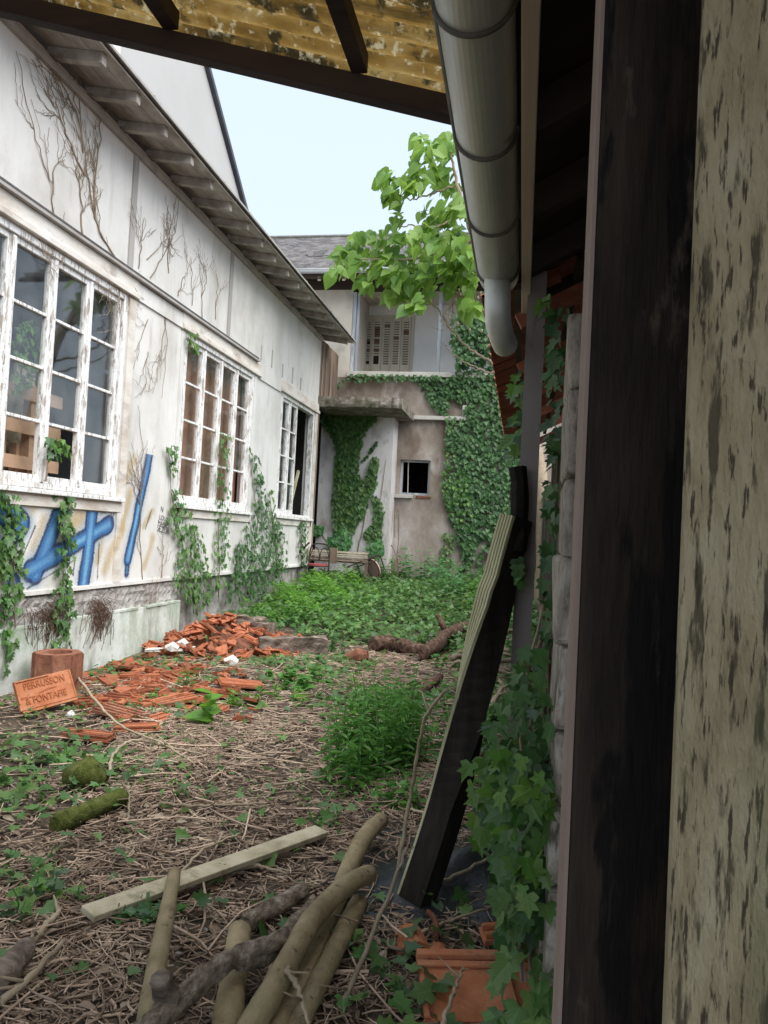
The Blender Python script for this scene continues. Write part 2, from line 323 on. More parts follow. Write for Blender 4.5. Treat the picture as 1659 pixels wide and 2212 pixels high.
def wallgrid(plane, d0, d1, u0, u1, z0, z1, holes, us=(), zs=()):
    """wall slab between depths d0 (front) and d1, plane 'X' or 'Y', with rectangular holes (u0,u1,z0,z1)"""
    mb = MB()
    U = sorted(set([u0, u1, *us]+[h[0] for h in holes]+[h[1] for h in holes])); Z = sorted(set([z0, z1, *zs]+[h[2] for h in holes]+[h[3] for h in holes]))
    P = (lambda d, u, z: (d, u, z)) if plane == 'X' else (lambda d, u, z: (u, d, z))
    def solid(i, j):
        if not (0 <= i < len(U)-1 and 0 <= j < len(Z)-1): return False
        a, b = (U[i]+U[i+1])/2, (Z[j]+Z[j+1])/2
        return not any(h[0] < a < h[1] and h[2] < b < h[3] for h in holes)
    for i in range(len(U)-1):
        for j in range(len(Z)-1):
            if not solid(i, j): continue
            a, b, c, d = U[i], U[i+1], Z[j], Z[j+1]
            mb.poly([P(d0, a, c), P(d0, b, c), P(d0, b, d), P(d0, a, d)]); mb.poly([P(d1, a, c), P(d1, a, d), P(d1, b, d), P(d1, b, c)])
            if not solid(i-1, j): mb.poly([P(d0, a, c), P(d0, a, d), P(d1, a, d), P(d1, a, c)])
            if not solid(i+1, j): mb.poly([P(d0, b, c), P(d1, b, c), P(d1, b, d), P(d0, b, d)])
            if not solid(i, j-1): mb.poly([P(d0, a, c), P(d1, a, c), P(d1, b, c), P(d0, b, c)])
            if not solid(i, j+1): mb.poly([P(d0, a, d), P(d0, b, d), P(d1, b, d), P(d1, a, d)])
    return mb

# leaf outlines, base at origin, tip along +Y, face normal +Z
def fan(outline, fold=.12, curl=.12):
    v = [(0, 0, 0)]; f = []
    for x, y in outline: v.append((x, y, abs(x)*fold*2-curl*y*y))
    n = len(outline)
    for i in range(1, n): f.append((0, i, i+1))
    return np.array(v, float), f
def mirror(half): return [(-x, y) for x, y in half]+[(0, half_tip)] if False else half
IVY = fan([(.0, -.02), (.30, -.12), (.52, .10), (.30, .30), (.46, .62), (.18, .60), (0, 1.0), (-.18, .60), (-.46, .62), (-.30, .30), (-.52, .10), (-.30, -.12), (0, -.02)], .10, .15)
HEART = fan([(0, -.02), (.20, -.16), (.42, -.05), (.47, .20), (.36, .50), (.18, .76), (0, 1.0), (-.18, .76), (-.36, .50), (-.47, .20), (-.42, -.05), (-.20, -.16), (0, -.02)], .12, .22)
LANCE = fan([(0, 0), (.13, .25), (.15, .5), (.08, .8), (0, 1), (-.08, .8), (-.15, .5), (-.13, .25)], .3, .3)
OVAL = fan([(0, 0), (.22, .2), (.26, .45), (.16, .78), (0, 1), (-.16, .78), (-.26, .45), (-.22, .2)], .2, .3)
BLADE = (np.array([(-.04, 0, 0), (.04, 0, 0), (.03, .5, .06), (-.03, .5, .06), (0, 1, 0)], float), [(0, 1, 2, 3), (3, 2, 4)])
def leafmesh(base, name, mat):
    me = bpy.data.meshes.new(name); me.from_pydata([tuple(x) for x in base[0]], [], base[1]); me.materials.append(mat); me.update()
    me.attributes.new('leafpos', 'FLOAT_VECTOR', 'POINT').data.foreach_set('vector', base[0].astype(np.float32).ravel()); return me
def stickbase(bend=.1, n=4, k=4):
    v = []; f = []
    for j in range(k):
        t = j/(k-1); off = bend*math.sin(t*3.1)+random.uniform(-.02, .02); o2 = random.uniform(-.012, .02)
        for q in range(n):
            a = 6.283*q/n; r = 1-.35*t; v.append((t-.5, off, o2, math.cos(a)*r, math.sin(a)*r))
    for j in range(k-1):
        for q in range(n): f.append((j*n+q, j*n+(q+1) % n, (j+1)*n+(q+1) % n, (j+1)*n+q))
    return np.array(v), f
def mass(name, base, mats, mat, parent=None):
    """join many placed copies of one outline into ONE mesh. mats: (n,4,4)"""
    V, Fs = base; n = len(mats); nv = len(V)
    if n == 0: return None
    H = np.concatenate([V, np.ones((nv, 1))], 1); P = np.einsum('nij,kj->nki', mats, H)[..., :3].reshape(-1, 3)
    o = numpymesh(name, P, Fs, n, nv, mat, parent)
    o.data.attributes.new('leafpos', 'FLOAT_VECTOR', 'POINT').data.foreach_set('vector', np.tile(V, (n, 1)).astype(np.float32).ravel()); return o
def numpymesh(name, P, Fs, n, nv, mat, parent):
    lens = np.array([len(f) for f in Fs]); flat = np.concatenate([np.array(f) for f in Fs])
    idx = (flat[None, :]+np.arange(n)[:, None]*nv).ravel(); L = np.tile(lens, n)
    me = bpy.data.meshes.new(name); me.vertices.add(len(P)); me.vertices.foreach_set('co', P.astype(np.float32).ravel())
    me.loops.add(len(idx)); me.loops.foreach_set('vertex_index', idx.astype(np.int32))
    me.polygons.add(len(L)); st = np.concatenate([[0], np.cumsum(L)[:-1]]); me.polygons.foreach_set('loop_start', st.astype(np.int32))
    me.update(calc_edges=True); me.validate()
    return newobj(name, me, mat, parent)
def sticks(name, base, pos, yaw, pitch, length, radius, mat, parent=None):
    V, Fs = base; n = len(pos); nv = len(V)
    c, s = np.cos(yaw)[:, None], np.sin(yaw)[:, None]; cp, sp = np.cos(pitch)[:, None], np.sin(pitch)[:, None]
    lx = V[None, :, 0]*length[:, None]; ly = V[None, :, 1]*length[:, None]+V[None, :, 3]*radius[:, None]
    lz = V[None, :, 2]*length[:, None]+V[None, :, 4]*radius[:, None]
    x1 = lx*cp-lz*sp; z1 = lx*sp+lz*cp
    P = np.stack([x1*c-ly*s, x1*s+ly*c, z1], 2)+pos[:, None, :]
    return numpymesh(name, P.reshape(-1, 3), Fs, n, nv, mat, parent)
def mats_from(pos, tip, nrm, size):
    """leaf frames: tip direction, face normal, size (arrays)"""
    tip = tip/np.linalg.norm(tip, axis=1, keepdims=True); x = np.cross(tip, nrm); x /= np.linalg.norm(x, axis=1, keepdims=True)+1e-9
    z = np.cross(x, tip); n = len(pos); m_ = np.zeros((n, 4, 4)); m_[:, 3, 3] = 1
    m_[:, :3, 0] = x*size[:, None]; m_[:, :3, 1] = tip*size[:, None]; m_[:, :3, 2] = z*size[:, None]; m_[:, :3, 3] = pos; return m_
def leaves(parent, base, mat, mats, single=0, name='leaf'):
    """the first `single` placements become leaf objects of their own, the rest one mass"""
    if single:
        me = leafmesh(base, name, mat); inv = Matrix.Translation(-wloc(parent))
        for k in range(min(single, len(mats))):
            o = bpy.data.objects.new(name, me); COL.objects.link(o); o.parent = parent
            o.matrix_parent_inverse = inv; o.matrix_basis = Matrix(mats[k].tolist())
    if len(mats) > single:
        o = mass('leaf_mass', base, mats[single:], mat, parent); o['kind'] = 'stuff'
def inpoly(px, py, poly):
    r = np.zeros(len(px), bool); n = len(poly)
    for i in range(n):
        x1, y1 = poly[i]; x2, y2 = poly[(i+1) % n]
        c = ((y1 > py) != (y2 > py)) & (px < (x2-x1)*(py-y1)/(y2-y1+1e-9)+x1); r ^= c
    return r
def sample_poly(poly, n):
    P = np.array(poly, float); out = np.zeros((0, 2)); lo, hi = P.min(0), P.max(0)
    while len(out) < n:
        q = rng.uniform(lo, hi, (n*2, 2)); out = np.concatenate([out, q[inpoly(q[:, 0], q[:, 1], poly)]])
    return out[:n]
def wiggle(pts, amp, n=6):
    pts = [Vector(p) for p in pts]; out = []
    for a, b in zip(pts[:-1], pts[1:]):
        for k in range(n): out.append(a.lerp(b, k/n))
    out.append(pts[-1])
    return [p+Vector([random.uniform(-amp, amp) for _ in range(3)]) if 0 < i < len(out)-1 else p for i, p in enumerate(out)]
def smooth_path(pts, n=5):
    pts = [Vector(p) for p in pts]; out = []
    for i in range(len(pts)-1):
        p0 = pts[max(i-1, 0)]; p1 = pts[i]; p2 = pts[i+1]; p3 = pts[min(i+2, len(pts)-1)]
        for k in range(n):
            t = k/n; out.append(.5*((2*p1)+(p2-p0)*t+(2*p0-5*p1+4*p2-p3)*t*t+(3*p1-p0-3*p2+p3)*t**3))
    return out+[pts[-1]]

# ================================================================== ground
gx = np.concatenate([np.linspace(-300, -12, 8)[:-1], np.linspace(-12, -5, 15)[:-1], np.linspace(-5, 3, 150), np.linspace(3, 12, 12)[1:], np.linspace(12, 300, 8)[1:]])
gy = np.concatenate([np.linspace(-200, -4, 8)[:-1], np.linspace(-4, 0, 12)[:-1], np.linspace(0, 9, 190)[:-1], np.linspace(9, 19, 110), np.linspace(19, 400, 14)[1:]])
GX, GY = np.meshgrid(gx, gy); GZ = g(GX, GY)
nx, ny = len(gx), len(gy); idx = np.arange(nx*ny).reshape(ny, nx)
fc = np.stack([idx[:-1, :-1], idx[:-1, 1:], idx[1:, 1:], idx[1:, :-1]], 2).reshape(-1, 4)
me = bpy.data.meshes.new('ground'); me.from_pydata(np.stack([GX, GY, GZ], 2).reshape(-1, 3).tolist(), [], fc.tolist()); me.update()
me.polygons.foreach_set('use_smooth', [True]*len(me.polygons))
go = newobj('ground', me, m_soil); go['kind'] = 'structure'

# ================================================================== workshop on the left
WX = -4.35
ws = thing('workshop_building', 'long white plastered workshop with peeling multi-pane windows and graffiti under them', 'building', (WX, 10, 0))
holes = [(5.12, 7.67, 1.77, 3.97), (9.15, 11.70, 1.77, 3.97), (13.18, 15.36, 1.77, 3.97)]
wallgrid('X', WX, WX-.18, 1.0, 15.62, .82, 5.66, holes).build('wall', m_plaster, ws)
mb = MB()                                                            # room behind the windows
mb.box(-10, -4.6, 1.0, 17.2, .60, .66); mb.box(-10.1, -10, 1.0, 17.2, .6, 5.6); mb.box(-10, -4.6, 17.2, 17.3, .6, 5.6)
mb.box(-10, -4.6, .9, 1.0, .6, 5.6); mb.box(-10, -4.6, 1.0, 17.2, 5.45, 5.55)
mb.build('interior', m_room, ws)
# foundation: whitewashed lower wall, rough upper band, thin ledge
wallgrid('X', WX+.045, WX-.3, 1.0, 9.36, -.3, .52, []).build('foundation', m_found, ws)
fb = MB(); nu_, nv_2 = 240, 7                                        # rough band with an uneven face
for i in range(nu_+1):
    for j in range(nv_2+1):
        yy = 1.0+8.36*i/nu_; zz = .523+.275*j/nv_2; fb.v.append((WX-.008+.028*math.sin(yy*7+j)*math.sin(yy*3.1-j*1.3)*.5+random.uniform(-.012, .012)-.02*(j == nv_2), yy, zz))
for i in range(nu_):
    for j in range(nv_2): q = i*(nv_2+1)+j; fb.f.append((q, q+nv_2+1, q+nv_2+2, q+1))
fb.build('rubble_band', m_stone, ws)
wallgrid('X', WX-.06, WX-.3, 1.0, 9.36, .523, .80, []).build('rubble_core', m_stone, ws)
lb = MB()
y = 1.0
while y < 9.3:
    L_ = random.uniform(.3, .9); lb.box(WX-.05, WX+.05+random.uniform(-.006, .012), y, min(y+L_, 9.35), .512, .536); y += L_+random.choice([0, .02, .2])
lb.build('ledge', m_found, ws)
wallgrid('X', WX-.06, WX-.3, 9.36, 15.62, -.3, .81, []).build('foundation', m_stone, ws)
lb = MB(); lb.box(WX-.02, WX+.022, 1.0, 15.6, .80, .838); lb.build('drip_edge', m_plaster, ws)
# trims
for (a, b) in ((7.62, 7.72), (10.47, 10.57), (4.6, 4.7)):
    MB().box(WX-.01, WX+.018, a, b, 4.26, 5.55).build('batten', m_grey, ws)
MB().box(WX-.01, WX+.022, 7.70, 7.84, .84, 3.96).build('batten', m_trim, ws)
MB().box(WX-.01, WX+.015, 9.02, 9.12, 1.7, 3.96).build('batten', m_plaster, ws)
MB().box(WX-.01, WX+.016, 11.72, 11.82, 1.2, 3.96).build('batten', m_plaster, ws)
for (a, b) in ((4.9, 7.86), (9.0, 11.95), (13.05, 15.62)):
    MB().box(WX-.12, WX+.055, a, b, 3.985, 4.045).build('drip_board', m_trim, ws, bevel=.006)
    MB().box(WX-.02, WX+.03, a, b, 4.05, 4.19).build('lintel', m_trim, ws, bevel=.006)
MB().box(WX-.02, WX+.022, 7.862, 8.998, 3.99, 4.18).build('lintel', m_plaster, ws)
MB().box(WX-.02, WX+.022, 11.952, 13.048, 3.96, 4.14).build('lintel', m_plaster, ws)
MB().box(WX-.02, WX+.075, 3.0, 11.76, 4.195, 4.222).build('cable_shelf', m_grey, ws)
mb = MB(); y = 3.0
while y < 11.72:
    mb.tube([(WX+.046, y, 4.243), (WX+.046, y+.013, 4.243)], .021, 8); mb.tube([(WX+.046, y+.013, 4.243), (WX+.046, y+.024, 4.243)], .0165, 8, cap=False); y += .024
mb.build('ribbed_conduit', m_cable, ws)
for k, (yy, zz) in enumerate(((11.95, 4.30), (12.5, 4.30), (13.1, 4.26), (13.7, 4.27), (14.25, 4.25))):
    MB().box(WX-.01, WX+.008, yy, yy+.05, zz-.02, zz+.22+.06*(k % 2)).build('rust_streak_strap', m_grey, ws)

def make_window(Y0, Y1, z0, z1, ncol, nrow, gone=(), skip=(), label=None):
    fr = MB(); xw = WX-.035
    fr.box(xw-.07, xw+.045, Y0+.002, Y0+.07, z0, z1); fr.box(xw-.07, xw+.045, Y1-.07, Y1-.002, z0, z1)
    fr.box(xw-.07, xw+.045, Y0+.07, Y1-.07, z1-.06, z1-.002); fr.box(xw-.07, xw+.045, Y0+.07, Y1-.07, z0+.002, z0+.05)
    win = fr.build('window', m_peel, ws, bevel=.006)
    if label: win['label'] = label
    sl = MB(); sl.box(WX-.1, WX+.075, Y0-.10, Y1+.10, z0-.05, z0-.008); sl.build('sill', m_peel, win, bevel=.006)
    sl = MB(); sl.box(WX-.02, WX+.03, Y0-.09, Y1+.09, z0-.16, z0-.052); sl.build('sill_board', m_trim, win)
    a, b = Y0+.072, Y1-.072; w = (b-a)/ncol
    pm = {}
    for c in range(ncol):
        if c in skip: continue
        ya, yb = a+c*w+.003, a+(c+1)*w-.003; zb, zt = z0+.053, z1-.063; sw = .06; x0, x1 = xw-.045, xw+.012
        cs = MB(); cs.box(x0, x1, ya, ya+sw, zb, zt); cs.box(x0, x1, yb-sw, yb, zb, zt)
        cs.box(x0, x1, ya+sw, yb-sw, zb, zb+.07); cs.box(x0, x1, ya+sw, yb-sw, zt-.055, zt)
        ph = (zt-zb-.125)/nrow
        for r in range(1, nrow): cs.box(x0+.008, x1-.006, ya+sw, yb-sw, zb+.07+r*ph-.014, zb+.07+r*ph+.014)
        if c: cs.box(x1, x1+.022, ya-.028, ya+.022, zb+.01, zt-.01)       # cover bead over the meeting stiles
        cs.build('casement', m_peel, win, bevel=.004)
        for r in range(nrow):
            if (c, r) in gone: continue
            p0, p1, q0, q1 = ya+sw-.004, yb-sw+.004, zb+.07+r*ph+.01, zb+.07+(r+1)*ph-.01
            MB().box(xw-.022, xw-.018, p0, p1, q0, q1).build('pane', m_glass, win)
    return win
w1 = make_window(5.12, 7.67, 1.77, 3.97, 4, 4, gone=((1, 0), (2, 0)))
w2 = make_window(9.15, 11.70, 1.77, 3.97, 4, 4, gone=((3, 0),))
w3 = make_window(13.18, 15.36, 1.77, 3.97, 4, 4, skip=(2, 3))
MB().box(-4.50, -4.42, 15.362, 15.60, .9, 3.97).build('door_post', m_wood, ws)
for k in range(3):
    MB().box(WX-.01, WX+.03+.008*k, 15.37+.08*k, 15.44+.08*k, .82, 3.97).build('jamb_board', m_trim if k < 2 else m_wood, ws)
# weather boards beside the house
for k in range(7):
    y0 = 15.64+k*.235; MB().box(WX-.06, WX-.03+.008*(k % 3), y0, y0+.222, 4.36-.05*(k % 2), 5.62).build('weather_board', m_wood, ws)
# eave
EX = -3.80
sl = (5.70-5.60)/(WX-EX)
def ez(x): return 5.66+(x-WX)*-.16
mb = MB()
for k in range(5):
    xa = WX-.25+k*.165; mb.poly([(xa, 1.0, ez(xa)+.068), (xa, 16.2, ez(xa)+.068), (xa+.16, 16.2, ez(xa+.16)+.068), (xa+.16, 1.0, ez(xa+.16)+.068)])
    mb.poly([(xa, 1.0, ez(xa)+.088), (xa+.16, 1.0, ez(xa+.16)+.088), (xa+.16, 16.2, ez(xa+.16)+.088), (xa, 16.2, ez(xa)+.088)])
    mb.poly([(xa+.16, 1.0, ez(xa+.16)+.068), (xa+.16, 16.2, ez(xa+.16)+.068), (xa+.16, 16.2, ez(xa+.16)+.088), (xa+.16, 1.0, ez(xa+.16)+.088)])
mb.build('soffit_boards', m_soffit, ws)
def qr(x0, x1, y0, y1, t0, t1):
    b = MB(); v = [(x0, y0, ez(x0)+t0), (x1, y0, ez(x1)+t0), (x1, y1, ez(x1)+t0), (x0, y1, ez(x0)+t0), (x0, y0, ez(x0)+t1), (x1, y0, ez(x1)+t1), (x1, y1, ez(x1)+t1), (x0, y1, ez(x0)+t1)]
    b.v = v; b.f = [(0, 3, 2, 1), (4, 5, 6, 7), (0, 1, 5, 4), (1, 2, 6, 5), (2, 3, 7, 6), (3, 0, 4, 7)]; return b
y = 1.2
while y < 16.2:
    qr(WX-.02, EX-.03+random.uniform(-.03, .01), y, y+.075, -.035, .064).build('rafter_tail', m_soffit, ws); y += .61
MB().box(WX-.01, WX+.045, 1.0, 15.6, 5.52, 5.60).build('wall_plate', m_grey, ws)
rf = MB()
rf.poly([(EX+.06, .8, ez(EX)+.10), (EX+.06, 16.3, ez(EX)+.10), (-10, 16.3, 7.9), (-10, .8, 7.9)])
rf.poly([(EX+.06, .8, ez(EX)+.125), (-10, .8, 7.93), (-10, 16.3, 7.93), (EX+.06, 16.3, ez(EX)+.125)])
rf.poly([(EX+.06, .8, ez(EX)+.10), (EX+.06, .8, ez(EX)+.125), (EX+.06, 16.3, ez(EX)+.125), (EX+.06, 16.3, ez(EX)+.10)])
rfo = rf.build('roof', m_grey, ws)
y = 6.0
while y < 15.9:                                                      # sheet hooks along the roof edge
    MB().tube([(EX+.02, y, ez(EX)+.12), (EX+.02, y, ez(EX)+.165), (EX+.02, y+.03, ez(EX)+.18), (EX+.02, y+.045, ez(EX)+.155)], .005, 5).build('roof_hook', m_grey, rfo); y += .92

# things inside, seen through the panes
for (a, b) in ((9.2, 9.82), (9.83, 10.44), (10.45, 11.04), (11.05, 11.66)):
    o = MB().box(-4.57, -4.55, a, b, .67, 3.95).build('hardboard_panel', m_panelb)
    tag(o, {9.2: 'brown hardboard panel behind the leftmost casement of the middle window', 9.83: 'brown hardboard panel behind the second casement of the middle window',
            10.45: 'brown hardboard panel behind the third casement of the middle window', 11.05: 'brown hardboard panel behind the broken pane of the middle window'}[a], 'panel', 'hardboard panels behind the middle window')
pal = thing('wooden_pallet', 'brown pallet of boards standing on edge inside the nearest window', 'pallet', (-4.9, 6.1, .66))
for z in (.95, 1.30, 1.62, 1.95, 2.28, 2.60):
    MB().box(-4.63, -4.605, 4.7, 7.0, z, z+.12).build('slat', m_pallet, pal)
for yy in (4.75, 5.35, 5.95, 6.55): MB().box(-4.72, -4.632, yy, yy+.09, .67, 2.75).build('stringer', m_pallet, pal)
for k, yy in enumerate((4.9, 5.5, 6.1, 6.7)): MB().box(-4.80, -4.725, yy-.2, yy+.25, .67, 2.4-.2*(k % 2)).build('back_board', m_pallet, pal)
o = MB().bar((-5.05, 6.35, .66), (-4.80, 6.75, 3.0), .42, .03, (1, 0, 0)).build('leaning_board', m_plank)
tag(o, 'pale board leaning inside the nearest window above the pallet', 'board')
o = MB().bar((-4.66, 14.42, 1.0), (-4.50, 14.95, 2.72), .075, .04, (1, 0, 0)).build('leaning_plank', m_plank)
tag(o, 'grey plank leaning in the dark open bay of the far window', 'plank')

# graffiti: sprayed print on the wall, colour by distance to each stroke
def zc(x, y): return (x*.29165, 950.4+y*.29165)
def wallYZ(x, y): p = onX(x, y, WX); return np.array([p.y, p.z])
stro = []                                                           # polyline, half width
def stroke(pts, w, col='b'): stro.append(([wallYZ(*zc(*p)) for p in pts], w, col))
for (pa, pb, w_) in (((505, 375), (262, 985), .105), ((215, 965), (805, 625), .098), ((690, 490), (622, 1050), .105), ((1120, 55), (945, 885), .078),
                     ((-60, 380), (150, 620), .12), ((165, 600), (40, 800), .085), ((-120, 300), (40, 560), .11)): stroke([pa, pb], w_)
stroke([(940, 945), (936, 985)], .045); stroke([(100, 1045), (98, 1085)], .085)
thin = [((30, 820), (130, 940)), ((135, 930), (260, 640)), ((200, 1100), (560, 880)), ((555, 880), (540, 1000)), ((733, 760), (720, 1020)), ((750, 540), (820, 530)), ((820, 530), (830, 640)),
        ((1120, 520), (1075, 660)), ((820, 590), (850, 530)), ((745, 560), (740, 500))]
for a, b in thin: stroke([a, b], .010, 'k')
yel = [((200, 540), (300, 440), .06), ((500, 620), (620, 520), .07), ((520, 700), (640, 560), .06), ((770, 960), (900, 650), .07), ((930, 280), (990, 150), .08), ((900, 640), (960, 400), .07), ((1070, 930), (1130, 730), .06),
       ((250, 800), (330, 600), .07), ((760, 700), (720, 900), .05), ((350, 820), (480, 700), .08), ((1060, 640), (1130, 520), .04), ((0, 1000), (60, 880), .08)]
for a, b, w_ in yel: stroke([a, b], w_, 'y')
uy = np.arange(5.1, 9.0, .0105); uz = np.arange(.845, 2.32, .0105); UY, UZ = np.meshgrid(uy, uz)
okm = ~(((UY > 4.98) & (UY < 7.85) & (UZ > 1.60)))
# the sill boards carry the paint's upper ends only faintly
colr = np.zeros(UY.shape+(4,)); alpha = np.zeros(UY.shape)
def dist(pts):
    d = np.full(UY.shape, 9.)
    for a, b in zip(pts[:-1], pts[1:]):
        ab = b-a; t = np.clip(((UY-a[0])*ab[0]+(UZ-a[1])*ab[1])/(ab@ab+1e-9), 0, 1); d = np.minimum(d, np.hypot(UY-a[0]-t*ab[0], UZ-a[1]-t*ab[1]))
    return d
nz = hash2(UY, UZ, 9)*.006+rng.normal(0, .004, UY.shape)
rgb = np.zeros(UY.shape+(3,))
def over(c, a):
    global rgb, alpha
    a = np.clip(a, 0, 1); na = a+alpha*(1-a); rgb = (np.array(c)*a[..., None]+rgb*(alpha*(1-a))[..., None])/(na[..., None]+1e-9); alpha = na
for p, w_, c in stro:
    if c == 'y': over((.62, .44, .16), .42*(1-sm(w_*.2, w_*1.5, dist(p)+nz*2)))
for p, w_, c in stro:
    if c == 'b': over((.35, .50, .66), .35*(1-sm(w_*.9, w_*2.1, dist(p)+nz)))
for p, w_, c in stro:
    if c == 'b': over((.015, .035, .11), .93*(1-sm(w_-.002, w_+.014, dist(p)+nz)))
for p, w_, c in stro:
    if c == 'b':
        d = dist(p)+nz; bl = .5+.5*np.sin(UY*5+UZ*3+hash2(UY, UZ, 3)*.8)
        over((.04, .17, .42), .95*(1-sm(w_-.040, w_-.020, d)))
        over((.20, .46, .68), (.35+.5*bl)*(1-sm(w_*.10, w_*.5, d)))
for p, w_, c in stro:
    if c == 'k': over((.05, .05, .07), .8*(1-sm(.004, .012, dist(p)+nz*.5)))
alpha = alpha*okm
me = bpy.data.meshes.new('graffiti'); ny_, nx_ = UY.shape; ii = np.arange(nx_*ny_).reshape(ny_, nx_)
keep = (alpha[:-1, :-1]+alpha[1:, 1:]+alpha[:-1, 1:]+alpha[1:, :-1]) > .01
fq = np.stack([ii[:-1, :-1], ii[:-1, 1:], ii[1:, 1:], ii[1:, :-1]], 2)[keep]
vv = np.stack([np.full(UY.size, WX+.0035)+.0205*((UY.ravel() > 7.695) & (UY.ravel() < 7.845)), UY.ravel(), UZ.ravel()], 1)
used = np.unique(fq); rm = np.full(UY.size, -1); rm[used] = np.arange(len(used))
me.from_pydata(vv[used].tolist(), [], rm[fq].tolist()); me.update()
at = me.color_attributes.new('paint', 'FLOAT_COLOR', 'POINT')
at.data.foreach_set('color', np.concatenate([rgb.reshape(-1, 3)[used], alpha.reshape(-1, 1)[used]], 1).astype(np.float32).ravel())
mt = bpy.data.materials.new('spray_paint'); mt.use_nodes = True; N = mt.node_tree.nodes; L = mt.node_tree.links
an = N.new('ShaderNodeAttribute'); an.attribute_name = 'paint'; L.new(an.outputs['Color'], N['Principled BSDF'].inputs['Base Color'])
N['Principled BSDF'].inputs['Roughness'].default_value = .7
tp = N.new('ShaderNodeBsdfTransparent'); mx = N.new('ShaderNodeMixShader'); nn = N.new('ShaderNodeTexNoise'); nn.inputs['Scale'].default_value = 60
tc = N.new('ShaderNodeTexCoord'); L.new(tc.outputs['Object'], nn.inputs[0]); mu = N.new('ShaderNodeMapRange'); mu.inputs[1].default_value = .3; mu.inputs[2].default_value = .6; mu.inputs[3].default_value = .7; mu.inputs[4].default_value = 1
L.new(nn.outputs[0], mu.inputs[0]); m2 = N.new('ShaderNodeMath'); m2.operation = 'MULTIPLY'; L.new(an.outputs['Alpha'], m2.inputs[0]); L.new(mu.outputs[0], m2.inputs[1])
L.new(m2.outputs[0], mx.inputs[0]); L.new(tp.outputs[0], mx.inputs[1]); L.new(N['Principled BSDF'].outputs[0], mx.inputs[2]); L.new(mx.outputs[0], N['Material Output'].inputs[0])
go_ = newobj('graffiti', me, mt, ws); go_['label'] = 'blue sprayed figure four and exclamation mark'
m_ink = M('black_marker', [(.02, .02, .03), (.03, .03, .04)], 5, 2, X1, .6, 0)
def text_mesh(txt, size, depth=.0):
    c = bpy.data.curves.new('lettering', 'FONT'); c.body = txt; c.size = size; c.extrude = depth; c.align_x = 'LEFT'; c.resolution_u = 3
    o = bpy.data.objects.new('tmp', c); COL.objects.link(o); dg = bpy.context.evaluated_depsgraph_get()
    me = bpy.data.meshes.new_from_object(o.evaluated_get(dg)); bpy.data.objects.remove(o); return me
for k, (t_, px, py, s_) in enumerate((('N', 346, 1104, .09), ('LOUTR', 343, 1121, .085), ('MANES', 340, 1133, .085), ('SEZUR', 338, 1146, .105))):
    q = onX(px, py, WX); o = newobj('marker_writing', text_mesh(t_, s_), m_ink, ws)
    o.matrix_basis = Matrix.Translation((WX+.004, q.y, q.z)) @ Matrix(((0, 0, 1, 0), (1, .25, 0, 0), (-.10, 1, 0, 0), (0, 0, 0, 1)))

# ================================================================== tall neighbour behind the workshop
nb = thing('neighbour_house', 'tall plain white gable wall rising behind the workshop roof', 'building', (-9, 18, 0))
A = onX(447, 155, -9.6); B = onX(537, 490, -9.6); d = (B-A)/(B.y-A.y)
R1 = A+d*(17.0-A.y); E1 = A+d*(25.5-A.y)
MB().prism([(-9.6, 9.5, 0), (-9.6, 25.0, 0), (-9.6, 25.0, (A+d*(25.0-A.y)).z-.12), (-9.6, R1.y, R1.z-.12), (-9.6, 9.5, (A+d*(24.5-A.y)).z-.12)], (-8, 0, 0)).build('wall', m_gable, nb)
MB().bar((-9.62, R1.y, R1.z), (-9.62, E1.y, E1.z), .30, .14, (0, 0, 1)).build('verge', m_verge, nb)
b = MB(); b.bar((-13.6, R1.y, R1.z+.02), (-13.6, E1.y, E1.z+.02), 7.9, .1, (0, 0, 1)); b.build('roof', m_slate2, nb)
b = MB(); b.bar((-13.6, R1.y, R1.z+.02), (-13.6, 8.9, E1.z-.3), 7.9, .1, (0, 0, 1)); b.build('roof', m_slate2, nb)
q = onX(238, 118, -9.3)
mb = MB(); mb.box(-9.597, -9.25, q.y-.5, q.y+.32, q.z-.55, q.z+.5); mb.build('bay_box', m_white, nb)

# ================================================================== old house across the yard
HY = 17.5
hs = thing('old_house', 'old rendered house with upstairs loggia, slate roof and ivy closing the yard', 'house', (-2.5, HY, .4))
wallgrid('Y', HY, HY+.35, -6.5, 1.6, -.2, 5.18, [(-2.84, -2.14, 2.47, 3.28)]).build('wall', m_house, hs)
wallgrid('Y', HY+.0, HY+.35, -6.5, -4.16, 5.18, 7.25, []).build('upper_pier', m_cream, hs)
MB().box(-4.20, .9, HY-.10, HY+.36, 5.183, 5.30).build('parapet_coping', m_conc, hs, bevel=.01)
MB().box(.6, 1.6, HY, HY+.35, 5.303, 7.25).build('upper_pier', m_cream, hs)
BYL = 18.95
wallgrid('Y', BYL, BYL+.2, -6.5, 1.6, 3.9, 7.6, []).build('loggia_wall', m_loggia, hs)
MB().box(-6.4, 1.5, HY+.351, BYL-.002, 4.1, 4.2).build('loggia_floor', m_conc, hs)
MB().box(-6.4, 1.5, HY+.1, BYL-.002, 7.32, 7.36).build('loggia_ceiling', m_cream, hs)
MB().box(-4.157, -4.08, HY+.36, BYL-.003, 4.2, 7.3).build('loggia_side', m_cream, hs)
MB().box(-4.155, -4.07, HY+.0, HY+.16, 5.302, 7.2).build('loggia_post', m_blue, hs, bevel=.008)
MB().box(-4.065, -4.00, HY+.05, HY+.12, 5.304, 7.2).build('loggia_post', m_blue, hs, bevel=.008)
MB().box(-2.13, -2.04, HY+.04, HY+.12, 5.304, 7.2).build('loggia_post', m_blue, hs, bevel=.008)
MB().box(-6.45, 1.55, HY+.0, HY+.18, 7.253, 7.72).build('wall_beam', m_darkr, hs)
